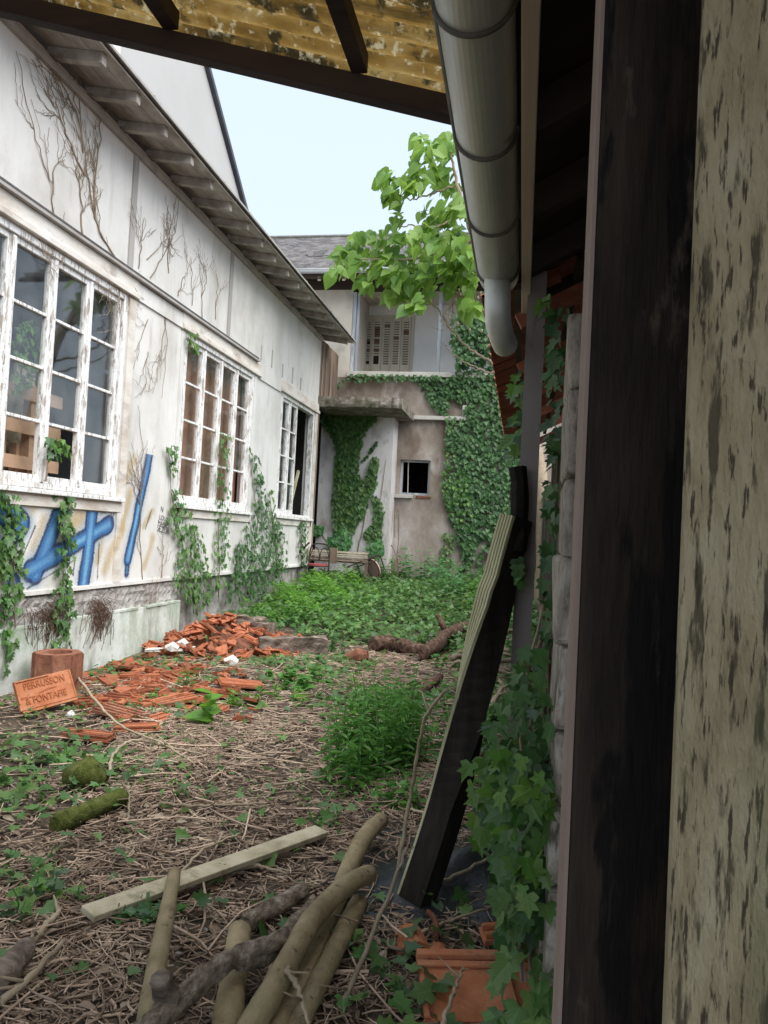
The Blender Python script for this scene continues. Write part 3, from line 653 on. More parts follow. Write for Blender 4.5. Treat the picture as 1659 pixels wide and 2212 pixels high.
# shutters on the loggia wall
s0 = onY(787, 688, BYL); s1 = onY(890, 690, BYL); zt = s0.z; lw = (s1.x-s0.x)/5
fr = MB(); fr.box(s0.x-.07, s0.x-.005, BYL-.05, BYL-.003, 4.3, zt+.07); fr.box(s1.x+.005, s1.x+.07, BYL-.05, BYL-.003, 4.3, zt+.07); fr.box(s0.x-.004, s1.x+.004, BYL-.05, BYL-.003, zt+.005, zt+.07)
fr.build('door_frame', m_shut, hs)
for k in range(5):
    a, b = s0.x+k*lw+.006, s0.x+(k+1)*lw-.006; y0 = BYL-.05-(.02 if k % 2 else 0)
    sh = MB(); sh.box(a, a+.045, y0, y0+.03, 4.3, zt); sh.box(b-.045, b, y0, y0+.03, 4.3, zt); sh.box(a+.045, b-.045, y0, y0+.03, zt-.1, zt)
    sh.box(a+.045, b-.045, y0+.008, y0+.03, 4.3, zt-1.18); so = sh.build('shutter', m_shut, hs)
    MB().box(a+.04, b-.04, y0+.034, y0+.038, zt-1.2, zt-.08).build('shutter_backing', m_dark, so)
    for q in range(17):
        z = zt-.14-q*.062
        if (k, q) in ((0, 16), (1, 15), (1, 16), (1, 14), (0, 8)): continue
        MB().obox(((a+b)/2, y0+.014, z), ((b-a)/2-.046, 0, 0), (0, .012, -.017), (0, .003, .004)).build('slat', m_slot if random.random() < .15 else m_shut, so)
# small window
fr = MB(); x0, x1, z0, z1 = -2.84, -2.14, 2.47, 3.28
fr.box(x0+.002, x0+.055, HY+.10, HY+.16, z0, z1); fr.box(x1-.055, x1-.002, HY+.10, HY+.16, z0, z1); fr.box(x0+.055, x1-.055, HY+.10, HY+.16, z1-.05, z1-.002); fr.box(x0+.055, x1-.055, HY+.10, HY+.16, z0+.002, z0+.05)
sw = fr.build('window', m_blue, hs); sw['label'] = 'small square opening with blue-grey frame and one bar'
MB().tube([(x0+.19, HY+.12, z0+.05), (x0+.17, HY+.12, z1-.05)], .011, 6).build('bar', m_conc, sw)
MB().box(x0-.14, x0+.33, HY-.11, HY+.1, z0-.085, z0-.004).build('sill', m_conc, sw, bevel=.008)
br = MB(); br.box(x0+.40, x0+.75, HY-.02, HY+.05, z0-.07, z0-.02); br.jit(.012).build('broken_sill_brick', m_terrad, sw)
mb = MB(); mb.box(-3.8, -1.0, HY+1.8, HY+1.9, 0, 4); mb.box(-3.9, -3.8, HY+.36, HY+1.9, 0, 4); mb.box(-1.0, -.9, HY+.36, HY+1.9, 0, 4); mb.box(-3.8, -1, HY+.36, HY+1.8, 3.95, 4.0); mb.build('interior', m_dark, hs)
MB().box(-2.6, -1.36, HY-.10, HY-.001, 4.20, 4.29).build('cornice', m_conc, hs, bevel=.01)
MB().box(-1.46, -1.362, HY-.09, HY-.001, 4.293, 4.55).build('cornice', m_conc, hs, bevel=.01)
# annex and its slab
an_ = MB(); an_.box(-4.60, -2.93, 16.9, HY-.002, -.2, 4.26); an_.build('annex', m_annex, hs)
sb = MB(); nseg = 34; sec = [(15.60, 4.15), (15.585, 4.21), (15.59, 4.29), (15.605, 4.36), (15.9, 4.365), (16.4, 4.36), (16.898, 4.36), (16.898, 4.15), (16.4, 4.15), (15.95, 4.15)]
for k in range(nseg+1):
    wy, wz = random.uniform(-.008, .008), random.uniform(-.008, .008)
    for (y_, z_) in sec: sb.v.append((-4.46+1.90*k/nseg+random.uniform(-.01, .01)*(0 < k < nseg), y_+wy+random.uniform(-.012, .012)*(y_ < 16), z_+wz+random.uniform(-.010, .010)))
ms = len(sec)
for k in range(nseg):
    for q in range(ms): sb.f.append((k*ms+q, k*ms+(q+1) % ms, (k+1)*ms+(q+1) % ms, (k+1)*ms+q))
sb.f += [tuple(range(ms)), tuple(nseg*ms+q for q in range(ms))[::-1]]
sb.build('canopy_slab', m_slabc, hs)
MB().box(-2.928, -2.565, 16.9, HY-.003, 4.15, 4.36).build('canopy_slab', m_slabc, hs, bevel=.015)
MB().box(-4.60, -2.93, 16.90, HY-.003, 4.263, 4.35).build('canopy_slab', m_slabc, hs)
# eave and slate roof
RE = Vector((0, 17.0, 7.45)); RR = Vector((0, 21.2, 9.98)); sd_ = (RR-RE); sL = sd_.length; sv = sd_/sL; nv_ = Vector((0, -sv.z, sv.y))
rf = MB(); rf.obox((-3, (RE+RR).y/2, (RE+RR).z/2-.07), (6.8, 0, 0), sv*sL/2, nv_*.04); rfo = rf.build('roof', m_darkr, hs)
x = -6.6
while x < 1.6:
    MB().bar((x, 16.95, 7.33), (x, 17.5, 7.66), .07, .09).build('rafter_tail', m_cream, hs); x += .58
MB().box(-9.6, 3.5, 16.93, 16.97, 7.33, 7.53).build('fascia', m_darkr, hs)
gt = MB(); pts = []
for k in range(9):
    a = math.pi*k/8; pts.append((16.86-.075*math.cos(a), 7.50-.075*math.sin(a)))
for (y0, z0), (y1, z1) in zip(pts[:-1], pts[1:]): gt.poly([(-9.6, y0, z0), (3.5, y0, z0), (3.5, y1, z1), (-9.6, y1, z1)])
gt.tube([(-9.6, 16.785, 7.505), (3.5, 16.785, 7.505)], .012, 6)
gt.build('gutter', m_zincl, hs, smooth=True)
slm = MB(); slm.obox((0, 0, 0), (.116, 0, 0), sv*.17, nv_*.006+sv*.0); sme = slm.mesh('slate'); sme.materials.append(m_slate)
spots = []; nrow = int(sL/.155)
hx, hz = -5.35, 13
for r in range(nrow+1):
    for c in range(56):
        xx = -9.6+c*.236+(.118 if r % 2 else 0)
        if xx > 3.4: continue
        if abs(xx-hx) < .38 and 15 <= r <= 16: continue
        p = Vector((xx, RE.y, RE.z))+sv*(r*.155+.10)+nv_*(.012)
        jz = random.uniform(-.006, .006); spots.append((p, random.uniform(-.02, .02), jz))
vis = [s for s in spots if -6.3 < s[0].x < -3.6]; rest = [s for s in spots if not (-6.3 < s[0].x < -3.6)]
random.shuffle(vis); rest += vis[300:]; vis = vis[:300]
def slm_mat(p, a, jz):
    R = Matrix.Translation(p+nv_*jz) @ Matrix.Rotation(rad(4), 4, 'X') @ Matrix.Rotation(a, 4, nv_); return R
for s_ in vis:
    o = bpy.data.objects.new('slate', sme); COL.objects.link(o); o.parent = rfo; o.matrix_basis = slm_mat(*s_)
    o.matrix_parent_inverse = Matrix.Identity(4)
bv = np.array(slm.v); o = mass('slate_field', (bv, slm.f), np.array([np.array(slm_mat(*s_)) for s_ in rest]), m_slate2, rfo); o['kind'] = 'stuff'
for k, (dx, dr, an2) in enumerate(((-.3, 14.2, .5), (-.1, 14.0, .25), (.18, 14.6, -.4))):
    o = bpy.data.objects.new('slipped_slate', sme); COL.objects.link(o); o.parent = rfo
    o.matrix_basis = Matrix.Translation(Vector((hx+dx, RE.y, RE.z))+sv*(dr*.155)+nv_*.06) @ Matrix.Rotation(an2, 4, nv_) @ Matrix.Rotation(.15, 4, 'X')
MB().obox((hx, RE.y+sv.y*2.5, RE.z+sv.z*2.5+.03), (.36, 0, 0), sv*.16, nv_*.01).build('hole_shade_plate', m_black, rfo)  # black plate paints in the darkness of the slate gap
MB().tube([(-9.6, 21.2, 10.02), (3.4, 21.2, 10.02)], .06, 8).build('ridge', m_zincd, rfo)

# ================================================================== near canopy of corrugated sheet
def zr(x): return 2.662+(-.15-x)*.285
cn = thing('corrugated_canopy', 'yellowed corrugated plastic canopy on a dark beam overhead', 'canopy', (-1.5, .5, 0))
for (ya, yb, lift) in ((-1.6, .32, .0), (.25, 2.30, .012)):
    n = int((yb-ya)/.0095); xs = np.linspace(-4.0, -.12, 9); v = []; f = []
    for i in range(n+1):
        yy = ya+(yb-ya)*i/n
        for x in xs: v.append((x, yy, zr(x)+.085+lift+.014*math.sin(6.2832*yy/.076)))
    for i in range(n):
        for j in range(8): q = i*9+j; f.append((q, q+1, q+10, q+9))
    b = MB(); b.v = v; b.f = f; b.build('sheet', m_sheet, cn, smooth=True)
for k, x in enumerate((-.50, -1.07, -1.64, -2.25, -2.9, -3.6)):
    MB().box(x-.022, x+.022, -1.6, 2.04, zr(x)+.015, zr(x)+.068).build('purlin', m_beam, cn)
b = MB(); b.bar((-.13, 2.06, zr(-.13)-.016), (-4.1, 2.06, zr(-4.1)-.016), .05, .06, (0, 0, 1)); b.build('beam', m_beam, cn, bevel=.005)
b = MB(); b.bar((-.13, -1.3, zr(-.13)-.016), (-4.1, -1.3, zr(-4.1)-.016), .05, .06, (0, 0, 1)); b.build('beam', m_beam, cn, bevel=.005)
MB().box(-4.08, -4.0, 2.0, 2.08, -.1, zr(-4.04)-.05).build('leg', m_beam, cn)

# ================================================================== open shed at the right
sh = thing('open_shed', 'dark timber shed whose zinc gutter and posts fill the right side', 'shed', (.6, 1.5, 0))
def zs(x): return 2.665+(x-.0)*.56
y = -1.2
while y < 4.0:
    MB().bar((-.03, y, zs(-.03)+.0), (2.6, y, zs(2.6)+.0), .06, .10).build('rafter', m_darkr, sh); y += .549
b = MB(); b.bar((-.17, 1.35, zs(-.17)+.085), (2.7, 1.35, zs(2.7)+.085), 5.4, .02); b.build('roof_deck', m_darkr, sh)  # runs on unseen behind the camera to shut out sky
MB().box(-.048, -.010, -1.3, 3.78, 2.555, 2.612).build('eave_batten', m_batten, sh, bevel=.003)
MB().box(2.4, 2.5, -1.3, 4.0, -.2, 4.0).build('added_back_wall', m_dark, sh)  # unseen, added to keep the inside of the shed dark
MB().box(.5, 2.398, 3.6, 3.7, -.2, 3.6).build('added_end_wall', m_dark, sh)  # added as well, closes the dark interior at the far end
gt = MB(); gr, gc = .083, (-.145, 2.622); pts = [(gc[0]-gr*math.cos(math.pi*k/20), gc[1]-gr*math.sin(math.pi*k/20)) for k in range(21)]
for s_, rr in ((0, 0), (1, .004)):
    for (xa, za), (xb, zb) in zip(pts[:-1], pts[1:]):
        if s_: xa, za, xb, zb = [gc[i % 2]+(c-gc[i % 2])*(1-.05) for i, c in enumerate((xa, za, xb, zb))]
        q = [(xa, -1.3, za), (xb, -1.3, zb), (xb, 3.24, zb), (xa, 3.24, za)]; gt.poly(q if s_ else q[::-1])
gt.poly([(x, 3.242, z) for x, z in pts])
gut = gt.build('gutter', m_zinc, sh, smooth=True)
MB().tube([(gc[0]-gr-.002, -1.3, gc[1]+.004), (gc[0]-gr-.002, 3.25, gc[1]+.004)], .0095, 8).build('rim', m_zincd, gut, smooth=True)
for yy in (.50, 1.02, 1.55, 2.07, 2.60, 3.12):
    b = MB(); b.tube([(gc[0]-(gr+.003)*math.cos(math.pi*k/18), yy, gc[1]-(gr+.003)*math.sin(math.pi*k/18)) for k in range(19)], .0065, 6); b.build('strap', m_zincd, gut, smooth=True)
b = MB(); b.tube(smooth_path([(gc[0]+.0, 3.10, 2.56), (gc[0]+.004, 3.10, 2.50), (gc[0]+.008, 3.10, 2.43), (gc[0]+.012, 3.125, 2.385), (gc[0]+.025, 3.17, 2.345), (gc[0]+.04, 3.26, 2.33)], 4), .052, 16)
b.build('downpipe', m_zinc, gut, smooth=True)
# steel post
b = MB(); b.box(-.022, .056, 3.30, 3.306, -.1, 2.66); b.box(-.022, -.016, 3.306, 3.37, -.1, 2.66); b.box(.050, .056, 3.306, 3.37, -.1, 2.66)
b.build('steel_post', m_steel, sh)
# white stone pier, block by block
z = -.15; k = 0
pier = thing('stone_pier', 'rough whitewashed stone pier between the ivy and the dark door post', 'pier', (.3, 2.4, 0))
while z < 2.1:
    h = random.uniform(.19, .26); b = MB(); b.box(.118+random.uniform(-.010, .008), .52, 2.28+random.uniform(-.01, .01), 2.62, z, z+h-.006); b.jit(.010)
    b.build('stone_block', m_nstone, pier, bevel=.016); z += h
# near posts
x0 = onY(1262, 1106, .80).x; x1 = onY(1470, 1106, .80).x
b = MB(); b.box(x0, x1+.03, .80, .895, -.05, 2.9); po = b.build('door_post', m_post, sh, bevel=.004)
MB().box(x0-.0045, x0-.0005, .803, .892, -.05, 2.85).build('daylit_strip', m_postl, po)  # daylight on the post's side, painted as a paler strip
xa = onY(1466, 1106, .66).x
b = MB(); b.prism([(xa, .66, -.05), (xa+.13, .52, -.05), (xa+.24, .62, -.05), (xa+.11, .77, -.05)], (0, 0, 2.95))
b.build('pale_post', m_pale, sh, bevel=.006)

# ================================================================== tiled lean-to roof further along
lt = thing('lean_to_roof', 'red tiled lean-to eave seen from below, beyond the downpipe', 'roof', (.4, 6, 2.6))
sl_ = rad(27); tv = Vector((math.cos(sl_), 0, math.sin(sl_))); tn = Vector((-math.sin(sl_), 0, math.cos(sl_)))
tb = MB()
for i in range(7):
    t0 = i/7-.5; t1 = (i+1)/7-.5; h0 = .018*math.cos(t0*6.283); h1 = .018*math.cos(t1*6.283)
    for (ha, hb, off) in ((h0, h1, 0), (h0, h1, -.016)):
        q = [(-.19, t0*.23, ha+off), (.19, t0*.23, ha+off), (.19, t1*.23, hb+off), (-.19, t1*.23, hb+off)]; tb.poly(q if off == 0 else q[::-1])
    tb.poly([(-.19, t0*.23, h0-.016), (-.19, t0*.23, h0), (-.19, t1*.23, h1), (-.19, t1*.23, h1-.016)])
tme = tb.mesh('roof_tile'); tme.materials.append(m_under)
for r in range(4):
    for c in range(24):
        base = Vector((-.225, 3.56+c*.224, 2.60))+tv*(r*.30+.19)+tn*(.012*r*0+.01+random.uniform(-.004, .004))
        o = bpy.data.objects.new('roof_tile', tme); COL.objects.link(o); o.parent = lt; o.matrix_parent_inverse = Matrix.Translation(-lt.location)
        o.matrix_basis = Matrix.Translation(base) @ Matrix.Rotation(-sl_+rad(3)+random.uniform(-.02, .02), 4, 'Y') @ Matrix.Rotation(random.uniform(-.02, .02), 4, 'Z')
for r in range(4):
    p = Vector((-.19, 0, 2.60))+tv*(r*.30+.12)-tn*.035; MB().bar((p.x, 3.4, p.z), (p.x, 8.9, p.z), .035, .025).build('tile_batten', m_darkr, lt)
for c in range(6):
    p = Vector((-.1, 3.6+c, 2.60)); q = p+tv*1.2; MB().bar(p-tn*.085, q-tn*.085, .05, .07).build('rafter', m_under, lt)
bw = MB(); 
for c in range(44):
    bw.box(.32+random.uniform(-.02, .02), .8, 3.8+c*.31, 3.8+(c+1)*.31-.002, -.2, 2.68 if c < 18 else 2.1+.2*math.sin(c))
o = bw.build('boundary_wall', m_stonew, None, bevel=.01); tag(o, 'dark overgrown boundary wall along the right behind the steel post', 'wall')

# ================================================================== objects in the yard
# --- stamped flat tile leaning on a clay flue block
BL = onZ(47, 1544, .01); BRp = onZ(168, 1511, .055); e1 = (BRp-BL).normalized(); away = Vector((-e1.y, e1.x, 0)).normalized()
upv = (e1.cross(away)).normalized(); upv = upv if upv.z > 0 else -upv
e2 = (upv*math.cos(rad(24))+away*math.sin(rad(24))).normalized(); e3 = e1.cross(e2).normalized(); TL_ = (BRp-BL).length; THh = .255
if e3.y > 0: e3 = -e3
st = thing('stamped_tile', 'clean orange flat tile with stamped lettering leaning on the clay flue block', 'tile', BL)
def TP(u, v, w=0): return BL+e1*u*TL_+e2*v*THh+e3*w
b = MB(); b.prism([TP(.03, .0), TP(1, .0), TP(1, 1), TP(0, 1), TP(0, .09), TP(.03, .09)], -e3*.022); b.build('body', m_terra2, st, bevel=.003)
for (u0, u1, v0, v1, h) in ((.03, 1, .005, .05, .010), (.03, 1, .10, .125, .006), (.0, .6, .955, .995, .012), (0, .022, .3, .95, .010), (.975, 1, .1, .98, .006)):
    c = (TP(u0, v0)+TP(u1, v1))/2; MB().obox(c+e3*h/2, e1*(u1-u0)*TL_/2, e2*(v1-v0)*THh/2, e3*h/2).build('rib', m_terra2, st)
m_terr3 = M('terracotta_lettering', [(.33, .10, .04), (.40, .14, .06)], 5, 4, X1, .9, .2)
rot = Matrix((e1, e2, e3)).transposed().to_4x4()
for (t_, u, v, s_) in (('PERRUSSON', .13, .69, .078), ('& FONTAFIE', .11, .24, .078)):
    me = text_mesh(t_, s_, .004); o = newobj('lettering', me, m_terr3, st)
    xs = [vt.co.x for vt in me.vertices]; k_ = .72*TL_/(max(xs)-min(xs)); o.matrix_basis = Matrix.Translation(TP(u, v, .0025)) @ rot @ Matrix.Diagonal((k_, 1, 1, 1))
for (c0, c1, c2, c3) in (((.34, .50), (.54, .60), (.70, .57), (.52, .54)), ((.06, .50), (.17, .47), (.06, .42), (.05, .46)), ((.19, .46), (.24, .46), (.23, .43), (.19, .43))):
    b = MB(); b.prism([TP(*c0, .002), TP(*c1, .002), TP(*c2, .002), TP(*c3, .002)], e3*.003); b.build('relief_mark', m_terr3, st)
fc_ = thing('clay_flue_block', 'hollow octagonal clay flue block standing against the foundation', 'flue block', (-3.98, 6.22, 0))
b = MB(); n = 8; ri, ro, h = .125, .205, .33
for k in range(n):
    a0, a1 = 6.283*(k+.5)/n, 6.283*(k+1.5)/n; P = lambda r, a, z: (-3.98+r*math.cos(a), 6.22+r*math.sin(a), z)
    b.poly([P(ro, a0, -.05), P(ro, a1, -.05), P(ro, a1, h), P(ro, a0, h)]); b.poly([P(ri, a1, -.05), P(ri, a0, -.05), P(ri, a0, h), P(ri, a1, h)]); b.poly([P(ro, a0, h), P(ro, a1, h), P(ri, a1, h), P(ri, a0, h)])
b.build('body', m_terrad, fc_)
for k in range(n):
    a = 6.283*(k+.5)/n; MB().box(-3.98+ro*math.cos(a)-.008, -3.98+ro*math.cos(a)+.008, 6.22+ro*math.sin(a)-.008, 6.22+ro*math.sin(a)+.008, -.04, h-.01).build('corner_rib', m_terrad, fc_)

# --- broken tiles
def shard(i):
    b = MB(); n = random.randint(4, 6); L_ = random.uniform(.7, 1.1); Wd = random.uniform(.4, .7)
    pts = []
    for k in range(n):
        a = 6.283*k/n+random.uniform(-.3, .3); pts.append((math.cos(a)*L_*.5, math.sin(a)*Wd*.5, 0))
    b.prism(pts, (0, 0, .09))
    if i % 3 != 2:
        for yy in (-.14, .12): b.box(-L_*.28, L_*.26, yy, yy+.07, .088, .145)
    if i % 3 == 1: b.box(-L_*.42, -L_*.34, -.18, .16, .088, .20)
    b.jit(.012); me = b.mesh('tile_shard'); me.materials.append(m_terra); return me
SH = [shard(i) for i in range(12)]
def put_shard(x, y, z, s, tilt, label, group):
    o = bpy.data.objects.new('tile_shard', random.choice(SH)); COL.objects.link(o)
    o.matrix_basis = Matrix.Translation((x, y, z)) @ Matrix.Rotation(random.uniform(0, 6.28), 4, 'Z') @ Matrix.Rotation(random.uniform(-tilt, tilt), 4, 'X') @ Matrix.Rotation(random.uniform(-tilt, tilt), 4, 'Y') @ Matrix.Scale(s, 4)
    tag(o, label, 'tile shard', group)
hc = Vector((-3.55, 9.1, 0))
def heap_h(x, y): return .27*max(0, 1-math.hypot((x-hc.x)/.95, (y-hc.y)/1.1)**1.4)*(1+.35*math.sin(x*5.1+1)*math.sin(y*4.3))
mb = MB(); nr, na = 8, 26
mb.v.append((hc.x, hc.y, heap_h(hc.x, hc.y)-.05))
for r in range(1, nr+1):
    for a in range(na):
        x = hc.x+1.05*r/nr*math.cos(6.283*a/na); y = hc.y+1.15*r/nr*math.sin(6.283*a/na); mb.v.append((x, y, float(g(x, y))+heap_h(x, y)*.72-.09+random.uniform(-.02, .02)))
for a in range(na): mb.f.append((0, 1+a, 1+(a+1) % na))
for r in range(nr-1):
    for a in range(na): i = 1+r*na; mb.f.append((i+a, i+na+a, i+na+(a+1) % na, i+(a+1) % na))
o = mb.build('rubble_mound', m_terrad, None, smooth=True); tag(o, 'mound of crushed red tile rubble under the heap of shards', 'rubble', kind='stuff')
for i in range(240):
    a = random.uniform(0, 6.283); r = random.random()**.55; x = hc.x+1.0*r*math.cos(a); y = hc.y+1.15*r*math.sin(a)
    if x < WX+.12: continue
    put_shard(x, y, float(g(x, y))+heap_h(x, y)-.005+random.uniform(0, .035), random.uniform(.09, .34), .7, 'broken orange roof tile piece in the heap by the workshop wall', 'tile pieces in the heap')
n = 0
while n < 150:
    px, py = random.uniform(165, 560), random.uniform(1425, 1580)
    if random.random() > math.exp(-((px-320)/165)**2-((py-1480)/52)**2)+.04: continue
    p = onG(px, py); put_shard(p.x, p.y, p.z+random.uniform(-.01, .04), random.uniform(.12, .36), .22, 'broken orange roof tile piece strewn before the foundation', 'tile pieces strewn on the ground'); n += 1
def ridged_tile(name, loc, yaw, tilt, L_, Wd, mat, label, ribs=4):
    t = thing(name, label, 'tile', loc); R = Matrix.Translation(Vector((0, 0, 0))) @ Matrix.Rotation(yaw, 4, 'Z') @ Matrix.Rotation(tilt, 4, 'Y')
    b = MB(); b.box(-L_/2, L_/2, -Wd/2, Wd/2, 0, .02); o = b.jit(.004).build('body', mat, t, bevel=.004); o.matrix_parent_inverse = Matrix.Identity(4); o.matrix_basis = R
    for k in range(ribs):
        yy = -Wd/2+.02+(Wd-.04)*k/(ribs-1); b = MB(); b.box(-L_/2+.01, L_/2-.01, yy-.012, yy+.012, .021, .04); o = b.build('rib', mat, t, bevel=.004); o.matrix_parent_inverse = Matrix.Identity(4); o.matrix_basis = R
    return t
p = onG(190, 1600); ridged_tile('broken_tile', (p.x, p.y, p.z+.02), .15, .05, .34, .16, m_terra, 'single ribbed tile piece nearest to the concrete edge at left')
p = onG(295, 1583); ridged_tile('broken_tile', (p.x, p.y, p.z+.02), .3, -.06, .32, .15, m_terra, 'ribbed tile piece right of the single one near the bent branch')
p = onG(262, 1553); ridged_tile('broken_tile', (p.x, p.y, p.z+.03), -.1, .12, .40, .22, m_terrad, 'darker ribbed tile piece lying below the strewn shards')
p = onG(245, 1520); ridged_tile('broken_tile', (p.x, p.y, p.z+.03), .1, .05, .22, .22, m_terra, 'square tile block right of the stamped tile', 3)
p = onG(520, 1488); ridged_tile('broken_tile', (p.x, p.y, p.z+.03), .5, .1, .42, .26, m_terra, 'pale ribbed tile at the right end of the strewn shards', 5)
p = onG(375, 1525); ridged_tile('broken_tile', (p.x, p.y, p.z+.03), .9, -.1, .38, .22, m_terra, 'ribbed tile in the middle of the strewn shards')
# tiles at the lower right, by the posts
p = onG(1040, 2170)
ft = thing('flat_tile', 'orange interlocking tile at the bottom right under the ivy', 'tile', (p.x, p.y, p.z+.05))
Rf = Matrix.Rotation(PSI+.05, 4, 'Z') @ Matrix.Rotation(.16, 4, 'X')
for (nm, q) in (('body', (-.21, .21, -.16, .14, 0, .02)), ('rib', (-.21, .21, .105, .135, .021, .045)), ('rib', (-.21, .21, .065, .09, .021, .034)), ('rib', (.055, .095, -.155, .06, .021, .04)), ('rib', (.185, .208, -.155, .06, .021, .036)), ('rib', (-.208, -.19, -.155, .06, .021, .03))):
    o = MB().box(*q).jit(.002).build(nm, m_terra2, ft, bevel=.004); o.matrix_parent_inverse = Matrix.Identity(4); o.matrix_basis = Rf
p = onG(1112, 2075); ridged_tile('flat_tile', (p.x, p.y+.03, p.z+.07), PSI+.1, -.06, .26, .10, m_terra2, 'narrow orange tile behind the bottom right interlocking tile', 2)
def barrel(loc, yaw, L_, r, label, mat=m_terra2, pitch=0):
    b = MB(); n = 9
    for s_, off in ((1, 0), (-1, -.014)):
        for k in range(n):
            a0, a1 = math.pi*k/n, math.pi*(k+1)/n; q = [(-L_/2, (r+off)*math.cos(a0), (r+off)*math.sin(a0)), (L_/2, (r+off)*.9*math.cos(a0), (r+off)*.9*math.sin(a0)), (L_/2, (r+off)*.9*math.cos(a1), (r+off)*.9*math.sin(a1)), (-L_/2, (r+off)*math.cos(a1), (r+off)*math.sin(a1))]
            b.poly(q if s_ > 0 else q[::-1])
    for k in range(n):
        for xx, sc in ((-L_/2, 1), (L_/2, .9)):
            a0, a1 = math.pi*k/n, math.pi*(k+1)/n; b.poly([(xx, r*sc*math.cos(a0), r*sc*math.sin(a0)), (xx, r*sc*math.cos(a1), r*sc*math.sin(a1)), (xx, (r-.014)*sc*math.cos(a1), (r-.014)*sc*math.sin(a1)), (xx, (r-.014)*sc*math.cos(a0), (r-.014)*sc*math.sin(a0))])
    o = b.build('ridge_tile', mat, None, smooth=False); o.matrix_basis = Matrix.Translation(loc) @ Matrix.Rotation(yaw, 4, 'Z') @ Matrix.Rotation(pitch, 4, 'Y'); return tag(o, label, 'tile')
p = onG(890, 2050); barrel((p.x, p.y, p.z), 1.9, .14, .065, 'half-round clay tile piece left of the bottom right tiles')
p = onG(940, 2080); barrel((p.x, p.y, p.z), 1.5, .16, .05, 'narrow half-round clay tile piece beside the interlocking tile', pitch=.15)
p = onG(915, 2040)
b = MB(); b.tube([p+Vector((.045*math.cos(a), .03+.03*math.sin(a), .035+.055*math.sin(a))) for a in np.linspace(-1.3, 1.6, 12)], .011, 8); tag(b.build('clay_pipe_rim', m_terrad, None, smooth=True), 'curved rim of a broken clay pipe behind the bottom right tiles', 'pipe rim')
p = onG(775, 1432); b = MB(); b.tube([(p.x-.13, p.y, p.z+.02), (p.x, p.y+.02, p.z+.09), (p.x+.1, p.y+.02, p.z+.10)], [.07, .10, .06], 9, lump=.2); tag(b.build('broken_clay_pot', m_terrad), 'broken brown clay pot lying alone in mid yard', 'pot')

for k, (px, py, lab) in enumerate(((395, 1395, 'white plaster lump in the upper part of the tile heap'), (372, 1402, 'white plaster lump at the left foot of the tile heap'), (158, 1432, 'white plaster lump right of the clay flue block'), (500, 1432, 'pale plaster lump at the right foot of the tile heap'))):
    p = onG(px, py, .12 if k < 2 else .04); b = MB(); b.tube([p+Vector((-.07, 0, 0)), p+Vector((0, .01, .03)), p+Vector((.06, .02, .0))], [.04, .06, .03], 6, lump=.3); tag(b.build('plaster_lump', m_white), lab, 'plaster lump')
# --- timbers and logs
def log(name, pts, r, mat, label, cat='log', n=10, lump=.05, stubs=(), smooth=5, group=None, endmat=None):
    P = smooth_path(pts, smooth); k = len(P); rr = [(r[0]+(r[1]-r[0])*i/(k-1))*random.uniform(1-lump*.6, 1+lump*.6)*(.8 if (i in (0, k-1) and mat is not m_logp) else 1) for i in range(k)]
    t = thing(name, label, cat, P[0], group); b = MB(); b.tube(P, rr, n, lump=lump); b.build('stem', mat, t, smooth=True)
    e = MB(); d = (P[0]-P[1]).normalized(); e.tube([P[0]-d*.002, P[0]+d*.003], rr[0]*.93, n); e.build('cut_end', m_plank if mat is m_logp else mat, t)
    for (i, dx, dy, dz, q) in stubs:
        c = P[min(i, k-1)]; MB().tube([c, c+Vector((dx, dy, dz))*.6, c+Vector((dx, dy, dz))], [rr[min(i, k-1)]*.7*q, rr[min(i, k-1)]*.55*q, rr[min(i, k-1)]*.4*q], 7).build('branch_stub', mat, t, smooth=True)
    return t
def G(x, y, up): return onG(x, y, up)
log('cut_branch', [G(377, 1886, .10), G(360, 1975, .09), G(340, 2080, .08), G(322, 2200, .07), G(305, 2330, .06)], (.026, .040), m_logp, 'pale straight cut branch lying across the plank at lower left', 'branch', stubs=((6, .02, .0, .03, .6),))
log('cut_branch', [G(823, 1772, .11), G(785, 1812, .14), G(750, 1885, .10), G(712, 1985, .06), G(655, 2105, .05), G(590, 2235, .05), G(540, 2340, .05)], (.040, .036), m_logp, 'bent brown cut branch passing under the thick one', 'branch', lump=.04)
log('cut_branch', [G(798, 1888, .15), G(760, 1905, .17), G(715, 1942, .17), G(662, 2005, .16), G(612, 2098, .14), G(548, 2212, .10), G(470, 2340, .07)], (.036, .042), m_logp, 'thick smooth branch lying on top of the branch pile', 'branch', stubs=((9, -.03, 0, .02, .5),))
log('cut_branch', [G(775, 1952, .07), G(738, 2022, .07), G(700, 2098, .06), G(664, 2170, .05), G(620, 2270, .05)], (.036, .034), m_logp, 'rightmost cut branch of the branch pile', 'branch')
log('cut_branch', [G(517, 2012, .09), G(508, 2092, .08), G(495, 2180, .07), G(480, 2300, .06)], (.040, .047), m_logp, 'short thick branch end under the weathered branch', 'branch')
wb = log('weathered_branch', [G(300, 2250, .12), G(355, 2190, .14), G(460, 2098, .17), G(530, 2058, .18), G(600, 2030, .17), G(655, 1975, .15), G(692, 1945, .12)], (.040, .020), m_logw, 'cracked whitish forked branch lying over the pile', 'branch', lump=.16)
P0 = G(520, 2075, .17); b = MB(); b.tube(smooth_path([P0, G(585, 2060, .12), G(630, 2030, .09)], 4), [.03]*4+[.026]*3+[.02]*2, 9, lump=.15); b.build('fork', m_logw, wb, smooth=True)
